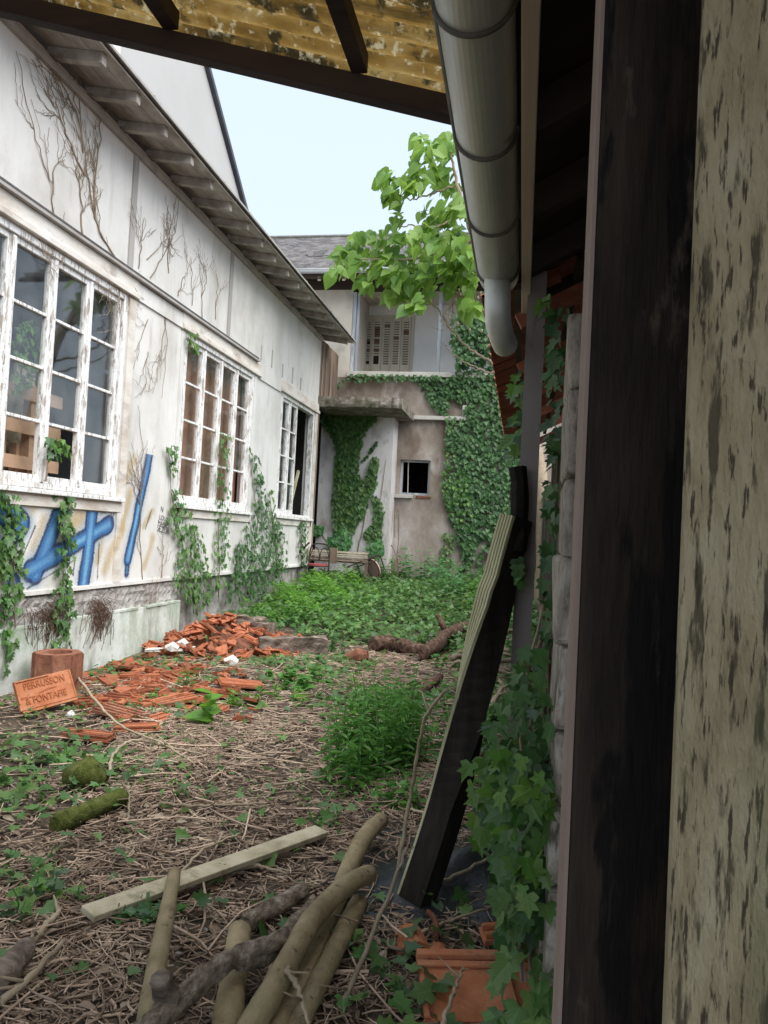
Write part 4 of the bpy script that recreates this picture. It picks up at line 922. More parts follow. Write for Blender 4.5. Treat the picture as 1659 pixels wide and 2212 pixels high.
P0 = G(372, 2170, .14); b = MB(); b.tube(smooth_path([P0, G(352, 2130, .20), G(345, 2112, .23)], 3), [.036]*3+[.032]*2+[.028]*2, 9, lump=.12); b.build('branch_stub', m_logr, wb, smooth=True)
log('broken_branch', [G(530, 1995, .04), G(590, 1962, .05), G(662, 1918, .05)], (.036, .028), m_logw, 'short broken bark branch behind the branch pile', 'branch', lump=.18)
a, c = onG(188, 1975, .05), onG(694, 1795, .05); b = MB(); dv = (c-a).normalized(); b.bar(a, c, .088, .026, (0, -.25, 1)); tag(b.jit(.002).build('grey_plank', m_plank, None, bevel=.004), 'weathered greenish plank lying diagonally in the foreground', 'plank')
ml = log('mossy_log', [G(120, 1782, .045), G(190, 1752, .05), G(268, 1720, .05)], (.052, .045), m_moss, 'short log covered in green moss at the left', 'log', lump=.14)
p = onG(185, 1700); b = MB(); b.tube([p+Vector((-.12, 0, .03)), p+Vector((0, .02, .08)), p+Vector((.1, .03, .03))], [.05, .09, .04], 8, lump=.25); tag(b.build('mossy_stone', m_moss, None, smooth=True), 'mossy stone just behind the mossy log', 'stone')
log('dark_branch', [G(-15, 2130, .05), G(30, 2080, .06), G(60, 2040, .06)], (.05, .03), m_logr, 'dark branch end at the lower left edge', 'branch', lump=.12)
def timber(p, q, w, h, mat, label):
    p, q = Vector(p), Vector(q); b = MB(); n = 8; d = (q-p); sv_ = d.cross(Vector((0, 0, 1))).normalized(); i0 = 0
    for k in range(n+1):
        c = p.lerp(q, k/n)
        for (s_, u_) in ((-1, -1), (-.2, -1), (1, -1), (1, .2), (1, 1), (.3, 1), (-1, 1), (-1, 0)): b.v.append(tuple(c+sv_*(s_*w/2+random.uniform(-.02, .02))+Vector((0, 0, u_*h/2+random.uniform(-.02, .02)))))
    for k in range(n):
        for q_ in range(8): b.f.append((k*8+q_, k*8+(q_+1) % 8, k*8+8+(q_+1) % 8, k*8+8+q_))
    b.f += [tuple(range(8))[::-1], tuple(n*8+k for k in range(8))]
    return tag(b.build('rotten_timber', mat), label, 'timber')
timber(onG(455, 1348, .16), onG(588, 1366, .18), .2, .24, m_logr, 'rotten grey timber behind the heap of tile shards')
timber(onG(450, 1334, .32), onG(575, 1342, .30), .16, .10, m_logr, 'thin rotten timber lying on the one behind the tile heap')
timber(onG(558, 1396, .12), onG(705, 1394, .13), .2, .2, m_logr, 'rotten grey timber half under ivy in mid yard')
timber(onG(838, 1276, .34), onG(935, 1308, .30), .2, .22, m_logr, 'pale split timber in the weeds before the house')
b = MB(); b.tube(wiggle([onG(588, 1420, .0), onG(586, 1378, .05)], .01, 4), [.03, .025, .03, .02, .02], 6, lump=.2); tag(b.build('white_stake', m_white), 'whitish split stake upright beside the mid yard timber', 'stake')
log('rotten_log', [G(806, 1392, .10), G(850, 1392, .10), G(905, 1405, .08), G(925, 1405, .07)], (.11, .08), m_logred, 'reddish rotten log left of the crooked branch', 'log', lump=.2)
log('rotten_log', [G(915, 1412, .10), G(945, 1392, .16), G(965, 1370, .2), G(1010, 1352, .2)], (.09, .08), m_logred, 'crooked dark branch rising to the right over the log', 'log', lump=.16, stubs=((10, -.14, .0, .26, .9),))
log('rotten_log', [G(840, 1545, .05), G(895, 1505, .06), G(950, 1462, .08)], (.035, .05), m_logred, 'thin reddish log slanting right in mid yard', 'log', lump=.15)
# leaning ridged board, twisted along its length
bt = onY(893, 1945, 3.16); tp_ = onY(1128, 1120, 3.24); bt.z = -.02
bd = thing('leaning_board', 'long wet board with a shade-painted dark face and a pale ridged edge leaning on the steel post', 'board', bt)
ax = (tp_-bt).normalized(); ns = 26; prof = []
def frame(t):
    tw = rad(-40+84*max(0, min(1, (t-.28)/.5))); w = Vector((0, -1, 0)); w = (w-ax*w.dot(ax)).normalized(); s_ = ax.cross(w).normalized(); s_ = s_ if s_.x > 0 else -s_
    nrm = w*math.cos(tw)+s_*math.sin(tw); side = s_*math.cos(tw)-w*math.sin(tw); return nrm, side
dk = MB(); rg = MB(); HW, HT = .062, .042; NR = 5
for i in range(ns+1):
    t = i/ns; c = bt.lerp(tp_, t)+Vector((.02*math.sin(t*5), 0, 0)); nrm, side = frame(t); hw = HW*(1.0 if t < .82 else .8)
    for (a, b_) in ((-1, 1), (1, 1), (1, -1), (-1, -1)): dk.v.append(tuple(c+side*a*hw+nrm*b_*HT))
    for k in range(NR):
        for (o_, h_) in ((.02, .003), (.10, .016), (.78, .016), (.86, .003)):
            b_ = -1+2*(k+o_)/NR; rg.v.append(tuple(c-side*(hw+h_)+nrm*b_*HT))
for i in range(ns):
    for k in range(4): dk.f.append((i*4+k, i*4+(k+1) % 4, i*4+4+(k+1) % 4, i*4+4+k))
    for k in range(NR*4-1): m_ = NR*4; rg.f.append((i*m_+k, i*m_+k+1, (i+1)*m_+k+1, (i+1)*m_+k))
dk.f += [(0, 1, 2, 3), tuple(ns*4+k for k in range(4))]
dk.build('plank', m_dark, bd); rg.build('ridged_face', m_deck, bd)  # wet plank face; shade under the shed is put into its near-black colour
b = MB(); b.tube(wiggle([onY(1118, 1190, 3.23), onY(1122, 1100, 3.24), onY(1117, 1010, 3.25)], .006, 3), .035, 7, lump=.15); b.build('burnt_end', m_dark, bd)
# black plastic on the ground
mb = MB(); nu, nv2 = 22, 18; c0 = onG(960, 1920)
for i in range(nu+1):
    for j in range(nv2+1):
        u, v = i/nu-.5, j/nv2-.5; x = c0.x+.02+u*.95+.06*math.sin(v*9); y = c0.y+.15+v*1.2+.05*math.sin(u*11); hgt = .035+.03*math.sin(u*17+v*6)*math.cos(v*13-u*5)+.05*math.exp(-(u*u+v*v)*14)
        mb.v.append((x, y, float(g(x, y))+max(.006, hgt*(1-max(abs(u), abs(v))*1.9))))
for i in range(nu):
    for j in range(nv2): q = i*(nv2+1)+j; mb.f.append((q, q+nv2+1, q+nv2+2, q+1))
o = mb.build('black_plastic_sheet', m_black, None, smooth=True); tag(o, 'crumpled black plastic sheet on the ground behind the leaning board', 'plastic sheet')
p = onG(152, 1552); b = MB(); b.tube([p+Vector((-.03, 0, .015)), p+Vector((0, 0, .03)), p+Vector((.03, .01, .015))], [.02, .035, .015], 7, lump=.2); tag(b.build('white_pebble', m_white, None, smooth=True), 'white round pebble below the stamped tile', 'pebble')
p = onG(360, 1418); b = MB(); b.bar(p+Vector((-.25, 0, .05)), p+Vector((.28, .1, .10)), .14, .025); tag(b.jit(.008).build('white_board', m_white), 'white broken board at the foot of the tile heap', 'board')

# --- furniture by the annex
fy = 15.35; gz = float(g(-3.4, fy))
hb = thing('slatted_bench', 'old brown wooden bench back with slats and centre panel by the annex', 'bench', (-3.2, fy, gz))
A = onY(652, 1188, fy); B = onY(795, 1196, fy); A2 = onY(652, 1202, fy); B2 = onY(792, 1211, fy)
def lerp(a, b, t): return a+(b-a)*t
for t_ in (0, .36, .62, 1.0):
    MB().bar(lerp(A, A2, t_), lerp(B, B2, t_), .05, .035 if t_ in (0, 1.0) else .022).build('slat', m_batten if t_ < 1 else m_wood, hb)
MB().bar(lerp(lerp(A, A2, .5), lerp(B, B2, .5), .49)+Vector((0, -.004, .15)), lerp(lerp(A, A2, .5), lerp(B, B2, .5), .49)+Vector((0, -.004, -.17)), .15, .06, (0, 1, 0)).build('centre_panel', m_wood, hb)
MB().bar(A2+Vector((.0, .3, -.06)), B2+Vector((0, .3, -.06)), .5, .03).build('seat', m_wood, hb)
for q in (A2, B2):
    for dy in (0, .5): MB().box(q.x-.03, q.x+.03, fy+dy-.03, fy+dy+.03, gz-.2, q.z).build('leg', m_wood, hb)
def chair(label, loc, R, seatm):
    t = thing('metal_chair', label, 'chair', loc); t.rotation_euler = R.to_euler()
    def P(mb, nm, mt, sm_=True): o = mb.build(nm, mt, None, smooth=sm_); o.parent = t; return o
    b = MB(); b.tube(smooth_path([(-.21, .2, 0), (-.2, .2, .45), (-.2, .23, .72), (-.15, .25, .86), (0, .26, .885), (.15, .25, .86), (.2, .23, .72), (.2, .2, .45), (.21, .2, 0)], 5), .014, 8); P(b, 'back_frame', m_iron)
    for s_ in (-1, 1): b = MB(); b.tube(smooth_path([(s_*.19, .22, .62), (s_*.15, .235, .76), (s_*.07, .24, .8), (s_*.015, .235, .70), (s_*.01, .225, .55)], 4), .009, 6); P(b, 'back_scroll', m_iron)
    for s_ in (-1, 1): b = MB(); b.tube([(s_*.2, -.2, 0), (s_*.17, -.18, .45)], .013, 7); P(b, 'leg', m_iron)
    b = MB(); b.tube([(.2*math.cos(a), .2*math.sin(a), .445) for a in np.linspace(0, 6.283, 17)], .013, 6); P(b, 'seat_rim', m_iron)
    b = MB()
    n = 18; top = [(.2*math.cos(6.283*k/n), .2*math.sin(6.283*k/n), .45) for k in range(n)]; b.prism(top, (0, 0, .035)); P(b, 'seat', seatm, False)
    b = MB(); b.bar((-.2, .215, .25), (.2, .215, .25), .015, .015); P(b, 'stretcher', m_iron, False)
    return t
p = onY(685, 1240, 14.9); chair('black metal chair with red seat standing before the bench', (p.x, 14.9, float(g(p.x, 14.9))), Matrix.Rotation(.12, 3, 'Z'), m_vinyl)
p = onY(790, 1240, 15.0); chair('toppled metal chair with faded pink seat right of the bench', (p.x-.22, 15.1, float(g(p.x, 15))+.25), Matrix.Rotation(.5, 3, 'Z') @ Matrix.Rotation(1.2, 3, 'Y') @ Matrix.Rotation(-.3, 3, 'X'), m_vinyl2)
a, c = onY(612, 1228, 14.6), onY(668, 1172, 15.0); tag(MB().tube([a, (a+c)/2, c], .02, 6).build('iron_rod', m_iron), 'black iron rod slanting beside the red-seated chair', 'rod')

# ================================================================== individual sticks
SK = [('long dark stick slanting from the stamped tile across the shards', [(152, 1440, .12), (200, 1505, .16), (262, 1568, .14), (350, 1605, .10), (420, 1650, .03)], .010),
      ('bent pale branch curling before the single ribbed tile', [(235, 1690, .03), (245, 1630, .08), (290, 1598, .10), (360, 1612, .08), (450, 1632, .03)], .011),
      ('straight stick lying at the left before the ribbed tile', [(30, 1643, .02), (130, 1633, .03), (205, 1630, .02)], .013),
      ('long thin cane pointing at the weed clump', [(590, 1697, .06), (720, 1672, .08), (842, 1648, .10)], .008),
      ('grey stick lying level in mid foreground', [(345, 1735, .02), (440, 1742, .03), (560, 1735, .03)], .010),
      ('pale curved twig rising over the plank', [(392, 1885, .05), (440, 1835, .10), (520, 1800, .05)], .007),
      ('thin sapling stem rising left of the leaning board', [(858, 1880, .03), (890, 1700, .40), (915, 1560, .75), (965, 1490, .95)], .010),
      ('thin stick in front of the leaning board foot', [(735, 2180, .03), (830, 1960, .25), (880, 1830, .45)], .009),
      ('pale stick crossing the rightmost cut branch', [(618, 2090, .18), (645, 2140, .15), (668, 2212, .12)], .010),
      ('stick pair end under the black plastic edge', [(880, 2030, .03), (960, 1995, .04), (1060, 1960, .06)], .008),
      ('pale root arching over the black plastic', [(930, 1915, .04), (1000, 1885, .09), (1110, 1815, .12)], .009),
      ('long stick lying at lower left corner', [(0, 2165, .03), (70, 2105, .06), (140, 2030, .03)], .014),
      ('pale split stick lying left of the straight cut branch', [(45, 2060, .03), (90, 2010, .05), (132, 1965, .03)], .016),
      ('thin stick leaning from plank to mossy log', [(275, 1775, .02), (280, 1720, .06), (262, 1690, .04)], .008),
      ('brown stick lying right of the plank', [(500, 1880, .02), (560, 1872, .04), (620, 1888, .02)], .010),
      ('stick lying below the bent cut branch end', [(880, 1745, .02), (950, 1760, .05), (1075, 1735, .04)], .008),
      ('thin twig fallen on the bottom right interlocking tile', [(955, 2212, .10), (985, 2130, .12), (1000, 2090, .12)], .007),
      ('curled root at the foot of the right bank', [(1060, 1530, .10), (1085, 1485, .20), (1120, 1480, .25)], .022)]
for lab, pts, r in SK:
    P = wiggle(smooth_path([onG(*q) for q in pts], 3), .0045, 3); k = len(P); b = MB(); b.tube(P, [r*(1.1-.6*i/k) for i in range(k)], 6, lump=.12)
    for _ in range(2):
        c = random.choice(P[2:-2]); b.tube([c, c+Vector((random.uniform(-.1, .1), random.uniform(-.1, .1), random.uniform(.01, .08)))], [r*.5, r*.2], 5)
    tag(b.build('stick', m_stick, None, smooth=True), lab, 'stick')
for k in range(16):
    p = onG(random.uniform(1040, 1112), random.uniform(1310, 1480), .02); q = p+Vector((random.uniform(-.5, .1), random.uniform(-.6, .6), random.uniform(-.2, .25))); b = MB()
    b.tube(wiggle([p+Vector((.25, 0, .12)), (p+q)/2+Vector((0, 0, .12)), q], .03, 4), [random.uniform(.012, .03)]*9, 6, lump=.2); tag(b.build('bank_root', m_root, None, smooth=True), 'pale root sticking out of the bank at the right', 'root', 'roots in the right bank')

# ================================================================== litter: twigs, straw, chips, dead leaves
def yard(n, x0, x1, y0, y1):
    return np.stack([rng.uniform(x0, x1, n), rng.uniform(y0, y1, n)], 1)
def straw_density(x, y):
    d = .30+.6*sm(-.3, 1.0, hash2(x, y, 1.5)); d = d*(1-sm(9.0, 11.5, y)); d = d*(1-.75*sm(-2.4, -3.0, x)*(1-sm(5.2, 5.8, y)))
    d = d*(1-.8*(sm(-.55, -.35, x)*(1-sm(4.0, 4.4, y))*sm(2.9, 3.1, y))); return d
for k, (n, l0, l1, r0, r1, y0, y1) in enumerate(((15000, .05, .26, .0016, .0042, 1.9, 6), (15000, .08, .40, .0022, .0050, 4.5, 11), (1500, .25, .75, .003, .0075, 2, 9.5), (9000, .02, .09, .003, .009, 1.8, 6))):
    P = yard(n, -4.2, .7, y0, y1); P = P[rng.random(n) < straw_density(P[:, 0], P[:, 1])]; n = len(P)
    z = g(P[:, 0], P[:, 1])+rng.uniform(.003, .035, n)
    o = sticks('twig_litter', stickbase(rng.uniform(.02, .14)), np.column_stack([P, z]), rng.uniform(0, 6.28, n), rng.normal(0, .10, n), rng.uniform(l0, l1, n)*rng.uniform(.5, 1, n), rng.uniform(r0, r1, n), m_twig if k != 3 else m_chip)
    tag(o, ['fine dry twigs matted over the near ground', 'dry straw-coloured twigs matted over the middle yard', 'longer dry stems lying over the yard', 'bark chips and stub ends on the near ground'][k], 'twigs', kind='stuff')
n = 12000; P = yard(n, -2.2, .5, 1.9, 4.2); P = P[rng.random(n) < .35+.65*straw_density(P[:, 0], P[:, 1])]; n = len(P)
o = sticks('twig_litter', stickbase(.06), np.column_stack([P, g(P[:, 0], P[:, 1])+rng.uniform(.002, .02, n)]), rng.uniform(0, 6.28, n), rng.normal(0, .12, n), rng.uniform(.02, .13, n), rng.uniform(.0015, .005, n), m_chip); tag(o, 'dark broken twig ends between the cut branches', 'twigs', kind='stuff')
n = 12000; P = yard(n, -4.2, .8, 1.8, 10.5); P = P[rng.random(n) < .35+.5*straw_density(P[:, 0], P[:, 1])]; n = len(P)
ang = rng.uniform(0, 6.28, n); tip = np.column_stack([np.cos(ang), np.sin(ang), rng.normal(0, .2, n)]); nr_ = np.column_stack([rng.normal(0, .4, n), rng.normal(0, .4, n), np.ones(n)])
o = mass('dead_leaves', OVAL, mats_from(np.column_stack([P, g(P[:, 0], P[:, 1])+rng.uniform(.006, .02, n)]), tip, nr_, rng.uniform(.02, .07, n)), G_dead); tag(o, 'brown dead leaves and bark flakes scattered on the ground', 'dead leaves', kind='stuff')
n = 900; P = yard(n, -4.2, .6, 1.8, 9); o = sticks('gravel', stickbase(.02, 5, 3), np.column_stack([P, g(P[:, 0], P[:, 1])]), rng.uniform(0, 6.28, n), rng.normal(0, .3, n), rng.uniform(.01, .035, n), rng.uniform(.005, .014, n), m_stone); tag(o, 'small grey stones and grit in the soil', 'gravel', kind='stuff')

# ================================================================== ivy and weeds on the ground
def ground_leaves(name, base, mat, P, size, hmax, label, cat, tiltn=.45):
    n = len(P); ang = rng.uniform(0, 6.28, n); tip = np.column_stack([np.cos(ang), np.sin(ang), rng.normal(-.1, .25, n)])
    nr_ = np.column_stack([rng.normal(0, tiltn, n), rng.normal(-.15, tiltn, n), np.ones(n)]); z = g(P[:, 0], P[:, 1])+.012+hmax*rng.random(n)**1.5
    o = mass(name, base, mats_from(np.column_stack([P, z]), tip, nr_, size), mat); return tag(o, label, cat, kind='stuff')
n = 17000; P = yard(n, -4.25, .3, 9.4, 16.9)
keep = rng.random(n) < sm(9.5, 11.0, P[:, 1]+.5*hash2(P[:, 0], P[:, 1], 1.1)*.5)*(.55+.45*sm(-.6, .4, hash2(P[:, 0], P[:, 1], 1.9)))
P = P[keep]; ground_leaves('ground_ivy', IVY, G_ivym, P, rng.uniform(.045, .10, len(P)), .26, 'carpet of ivy leaves over the back of the yard', 'ivy')
n = 16000; P = yard(n, -4.2, .3, 2.0, 11.0); h_ = hash2(P[:, 0]+3, P[:, 1], 1.25)
dens = sm(.15, 1.2, h_)*.75+.05; dens = np.maximum(dens, .9*sm(-.75, -.25, P[:, 0])*sm(4.0, 5.0, P[:, 1])); dens = dens*(1-.85*(P[:, 0] > -.5)*(P[:, 1] < 4.3)*(P[:, 1] > 2.9))
P = P[rng.random(n) < dens]; ground_leaves('ground_ivy', IVY, G_ivym, P, rng.uniform(.035, .085, len(P)), .07, 'patches of ivy leaves creeping through the twigs', 'ivy', .5)
n = 12000; P = yard(n, -4.2, .2, 4, 11.0); P = P[rng.random(n) < .9*sm(.2, 1.3, hash2(P[:, 0], P[:, 1]+5, 2.0))]; ground_leaves('small_weeds', OVAL, G_weed, P, rng.uniform(.02, .05, len(P)), .06, 'small green seedlings among the twigs', 'weeds', .6)
# bright feathery weed patch by the workshop
n = 15000; P = yard(n, -4.3, -2.0, 11.2, 15.6); e = ((P[:, 0]+3.55)/.85)**2+((P[:, 1]-13.2)/2.0)**2; P = P[rng.random(n) < np.exp(-e*1.1)]; n = len(P)
ang = rng.uniform(0, 6.28, n); hh = rng.random(n)*.46*(.6+.4*np.sin(P[:, 0]*6+P[:, 1]*4))*np.exp(-((P[:, 0]+3.55)/.85)**2*.7); tip = np.column_stack([np.cos(ang), np.sin(ang), rng.uniform(-.1, .9, n)]); nr_ = np.column_stack([rng.normal(0, .6, n), rng.normal(-.3, .6, n), np.ones(n)])
tag(mass('feathery_weeds', LANCE, mats_from(np.column_stack([P, g(P[:, 0], P[:, 1])+.02+hh]), tip, nr_, rng.uniform(.04, .10, n)), G_fern), 'bright green feathery weeds massed along the workshop wall', 'weeds', kind='stuff')

def weed(px, py, h, nst, spread, label, base=LANCE, mat=G_weed, ls=(.035, .08), per=13, single=40, group=None, name='weed_plant', up=.6):
    p = onG(px, py)
    if p.y > 16.35: p = onY(px, py, 16.35); p.z = float(g(p.x, p.y))
    t = thing(name, label, 'plant', p, group); M_ = []
    for s_ in range(nst):
        a = random.uniform(0, 6.28); r = spread*math.sqrt(random.random()); x, y = p.x+r*math.cos(a), p.y+r*math.sin(a); z0 = float(g(x, y)); hh = h*random.uniform(.55, 1.05)
        top = Vector((x+random.uniform(-.12, .12)*hh*1.5, y+random.uniform(-.12, .12)*hh*1.5, z0+hh)); pts = smooth_path([(x, y, z0-.02), (x+random.uniform(-.02, .02), y, z0+hh*.5), top], 3)
        MB().tube(pts, [.004, .004, .0035, .003, .0025, .0022, .002][:len(pts)], 4, cap=False).build('stem', mat, t)
        for k in range(per):
            tt = .12+.88*k/per; c = pts[0].lerp(top, tt); an = random.uniform(0, 6.28); M_.append((c, Vector((math.cos(an), math.sin(an), random.uniform(-.2, up))), random.uniform(*ls)*(1.1-.5*tt)))
    random.shuffle(M_); pos = np.array([m_[0] for m_ in M_]); tip = np.array([m_[1] for m_ in M_]); n = len(M_)
    leaves(t, base, mat, mats_from(pos, tip, np.column_stack([rng.normal(0, .3, n), rng.normal(0, .3, n), np.ones(n)]), np.array([m_[2] for m_ in M_])), single); return t
weed(765, 1690, .50, 20, .24, 'low green weed clump at the left of the tall weeds', ls=(.06, .12), per=22)
weed(835, 1668, .66, 22, .20, 'tallest green weed clump in the middle foreground', ls=(.06, .12), per=24)
weed(900, 1640, .55, 18, .22, 'green weed clump between the tallest weeds and the leaning board', ls=(.06, .12), per=22)
weed(800, 1600, .45, 14, .25, 'green weed clump behind the tallest weeds', ls=(.06, .12), per=20)
weed(860, 1730, .18, 10, .18, 'low leafy weed at the foot of the tallest weeds', OVAL, G_weed, (.05, .10), 6)
weed(1060, 1880, .55, 4, .1, 'thin weed stalks right of the leaning board foot', per=9)
weed(985, 1290, .8, 28, .45, 'nettle clump before the ivy covered house wall', OVAL, G_nett, (.10, .17), 7)
weed(940, 1275, .7, 24, .4, 'nettle clump left of the largest nettles', OVAL, G_nett, (.10, .17), 7)
weed(905, 1250, .95, 28, .4, 'leafy clump under the small window', HEART, G_nett, (.10, .16), 6)
weed(705, 1258, .40, 12, .28, 'heart-leaved plant growing in front of the bench', HEART, G_laur, (.14, .22), 5)
weed(760, 1256, .66, 7, .22, 'yellowish lance-leaved shrub before the toppled chair', LANCE, G_laur, (.15, .26), 8, up=.9)
weed(655, 1262, .3, 8, .2, 'small broad-leaved plant left of the heart-leaved one', OVAL, G_laur, (.12, .2), 5)
weed(448, 1570, .40, 1, .01, 'broad yellow-green sapling before the strewn shards', HEART, G_fern, (.16, .22), 6, single=6)
weed(1003, 1385, .30, 1, .01, 'lone yellow-green seedling by the crooked log', HEART, G_fern, (.16, .22), 6, single=6)
weed(420, 1478, .16, 8, .2, 'small green plant among the strewn shards', OVAL, G_weed, (.05, .1), 5)
weed(345, 1500, .12, 10, .3, 'low ivy tuft in the middle of the strewn shards', IVY, G_ivyl, (.05, .1), 4)
weed(465, 1415, .22, 9, .22, 'ivy tuft before the heap of shards', IVY, G_ivym, (.06, .11), 5)
weed(700, 1410, .3, 16, .28, 'dark ivy tuft covering the end of the mid yard timber', IVY, G_ivyd, (.06, .11), 5)
weed(1050, 1560, .25, 14, .3, 'bright ivy tuft under the leaning board', IVY, G_ivyl, (.06, .11), 5)
weed(700, 1790, .10, 5, .1, 'small weed at the upper end of the plank', OVAL, G_weed, (.03, .06), 5)
weed(120, 1960, .12, 9, .16, 'bright ivy tuft left of the plank end', IVY, G_ivyl, (.05, .09), 4)
weed(300, 1985, .08, 7, .12, 'dark ivy tuft below the plank', IVY, G_ivyd, (.06, .10), 4)
weed(130, 1650, .10, 8, .12, 'small green tuft near the left stick', OVAL, G_weed, (.03, .07), 5)
weed(60, 1880, .08, 8, .2, 'ivy tuft at the left edge of the foreground', IVY, G_ivym, (.05, .09), 4)
weed(880, 2170, .10, 2, .05, 'bright ivy sprig left of the bottom right tiles', IVY, G_ivyl, (.05, .08), 5)

for k, (px, py, h_, lab) in enumerate(((560, 1275, .7, 'feathery clump against the workshop wall below the far window'), (610, 1262, .6, 'leafy clump left of the bench corner'), (835, 1255, .7, 'round-leaved clump between bench and small window'), (870, 1300, .28, 'nettle tuft left of the pale split timber'), (1035, 1300, .8, 'tall nettle tuft at the foot of the ivy wall'), (760, 1330, .22, 'leafy tuft in the middle of the ivy carpet'), (650, 1340, .2, 'small tuft before the bright weeds'), (495, 1305, .6, 'bright tuft beside the broad ivy mass'), (1000, 1440, .3, 'leafy tuft behind the leaning board'), (960, 1540, .25, 'weed tuft left of the leaning board'), (580, 1520, .15, 'seedling tuft right of the strewn shards'), (640, 1480, .15, 'seedling tuft left of the broken clay pot'))):
    weed(px, py, h_, 12 if h_ < .5 else 24, .36, lab, (OVAL, LANCE, HEART)[k % 3], (G_nett, G_fern, G_weed)[k % 3], (.06, .13), 8, single=25)
# ================================================================== climbing ivy
def climb(parent, poly, n, plane, d, mat, size, spread=.06, single=0, base=IVY, face=None, dens=None):
    Q = sample_poly(poly, n)
    if dens is not None: Q = Q[rng.random(len(Q)) < dens(Q[:, 0], Q[:, 1])]
    n = len(Q); pos = np.array([(onX(q[0], q[1], d) if plane == 'X' else onY(q[0], q[1], d))[:] for q in Q])
    out = np.array((1, 0, 0) if plane == 'X' else (0, -1, 0), float) if face is None else np.array(face, float)
    pos += out[None]*rng.uniform(.012, spread, n)[:, None]
    lat = np.array((0, 1, 0) if plane == 'X' else (1, 0, 0), float)
    tip = np.array((0, 0, -1.0))[None]+lat[None]*rng.normal(0, .55, n)[:, None]+out[None]*rng.uniform(.0, .7, n)[:, None]
    nr_ = out[None]*1.0+np.array((0, 0, .65))[None]+rng.normal(0, .28, (n, 3))
    leaves(parent, base, mat, mats_from(pos, tip, nr_, rng.uniform(*size, n)), single)
def stems(parent, paths, plane, d, r, mat=m_vine, amp=.015, name='stem', off=.012):
    b = MB()
    for pts in paths:
        P = [(onX(x, y, d) if plane == 'X' else onY(x, y, d))+(Vector((off, 0, 0)) if plane == 'X' else Vector((0, -off, 0))) for x, y in pts]; P = wiggle(P, amp, 4)
        if plane == 'X': P = [Vector((max(p.x, d+.005), p.y, p.z)) for p in P]
        MB().tube(P, [r*(1.1-.7*i/len(P)) for i in range(len(P))], 5).build(name, mat, parent)
hv = thing('wall_ivy', 'thick dark ivy sheet covering the right half of the house wall', 'ivy', onY(1040, 1290, HY-.05))
poly = [(965, 905), (1000, 902), (1005, 880), (955, 850), (940, 830), (985, 812), (990, 760), (975, 740), (990, 690), (1040, 680), (1130, 720), (1130, 1340), (1000, 1330), (985, 1290), (1000, 1200), (975, 1120), (965, 1060), (985, 1000), (970, 960)]
climb(hv, poly, 4600, 'Y', HY-.01, G_ivyd, (.07, .125), .12, 260, dens=lambda x, y: np.where(y > 1130, .7+.3*np.sin(x*.06+y*.02), 1.0)*np.where((y > 1200) & (x < 1060), .7, 1))
climb(hv, [(965, 905), (985, 905), (975, 1130), (955, 1050)], 170, 'Y', HY-.03, G_ivyl, (.06, .10), .10)
climb(hv, [(980, 1040), (1010, 1030), (1020, 1120), (985, 1130)], 130, 'Y', HY-.06, G_ivyl, (.06, .10), .12)
climb(hv, [(755, 808), (985, 812), (985, 822), (890, 824), (755, 824), (720, 848), (715, 838)], 200, 'Y', HY-.10, G_ivyd, (.05, .09), .08)
climb(hv, [(895, 815), (960, 815), (975, 905), (950, 895), (925, 862)], 260, 'Y', HY-.01, G_ivyd, (.06, .10), .09)
climb(hv, [(975, 690), (1045, 660), (1080, 760), (985, 800)], 420, 'Y', HY-.12, G_ivyd, (.07, .12), .35)
climb(hv, [(955, 1150), (985, 1150), (975, 1250), (945, 1260)], 120, 'Y', HY-.02, G_ivym, (.05, .09), .1)
stems(hv, [[(1010, 1330), (1000, 1200), (990, 1050), (1000, 900)], [(960, 1300), (965, 1200), (975, 1100)], [(1060, 1330), (1050, 1150), (1040, 900)], [(870, 1280), (858, 1200), (862, 1110)]], 'Y', HY, .014)
av = thing('annex_ivy', 'dark green ivy column climbing the pale annex wall to the slab', 'ivy', onY(760, 1220, 16.88))
Z7 = lambda L_: [((700+x/3.318)*.864, (850+y/3.318)*.864) for x, y in L_]
climb(av, Z7([(300, 570), (950, 545), (960, 600), (830, 600), (770, 690), (690, 800), (650, 990), (660, 1160), (720, 1150), (760, 1000), (815, 960), (800, 1200), (740, 1310), (690, 1460), (600, 1600), (470, 1600), (440, 1450), (450, 1280), (465, 1010), (470, 880), (440, 800), (370, 700), (310, 640)]), 2500, 'Y', 16.9, G_ivym, (.06, .115), .11, 220)
climb(av, Z7([(770, 1270), (830, 1330), (870, 1420), (840, 1560), (860, 1720), (740, 1700), (700, 1610), (780, 1500)]), 330, 'Y', 16.9, G_ivym, (.05, .09), .08)
climb(av, Z7([(280, 1540), (360, 1540), (360, 1610), (280, 1610)]), 90, 'Y', 16.9, G_nett, (.06, .11), .2)
climb(av, Z7([(420, 1640), (560, 1560), (600, 1680), (560, 1760), (420, 1740)]), 260, 'Y', 16.85, G_nett, (.06, .12), .3)
climb(av, Z7([(740, 1720), (850, 1650), (870, 1780), (760, 1800)]), 150, 'Y', 16.85, G_nett, (.06, .12), .3)
climb(av, Z7([(680, 1010), (800, 840), (815, 850), (700, 1010)]), 40, 'Y', 16.9, G_ivyd, (.05, .08), .05)
stems(av, [Z7([(560, 1780), (520, 1500), (560, 1200), (540, 900)]), Z7([(640, 1780), (720, 1400), (790, 1000)]), Z7([(800, 1700), (820, 1400), (880, 1000)]), Z7([(920, 1700), (1000, 1850), (1060, 1880)]), Z7([(350, 1600), (390, 1680)]), Z7([(950, 1640), (960, 1380), (985, 1360)])], 'Y', 16.9, .012)
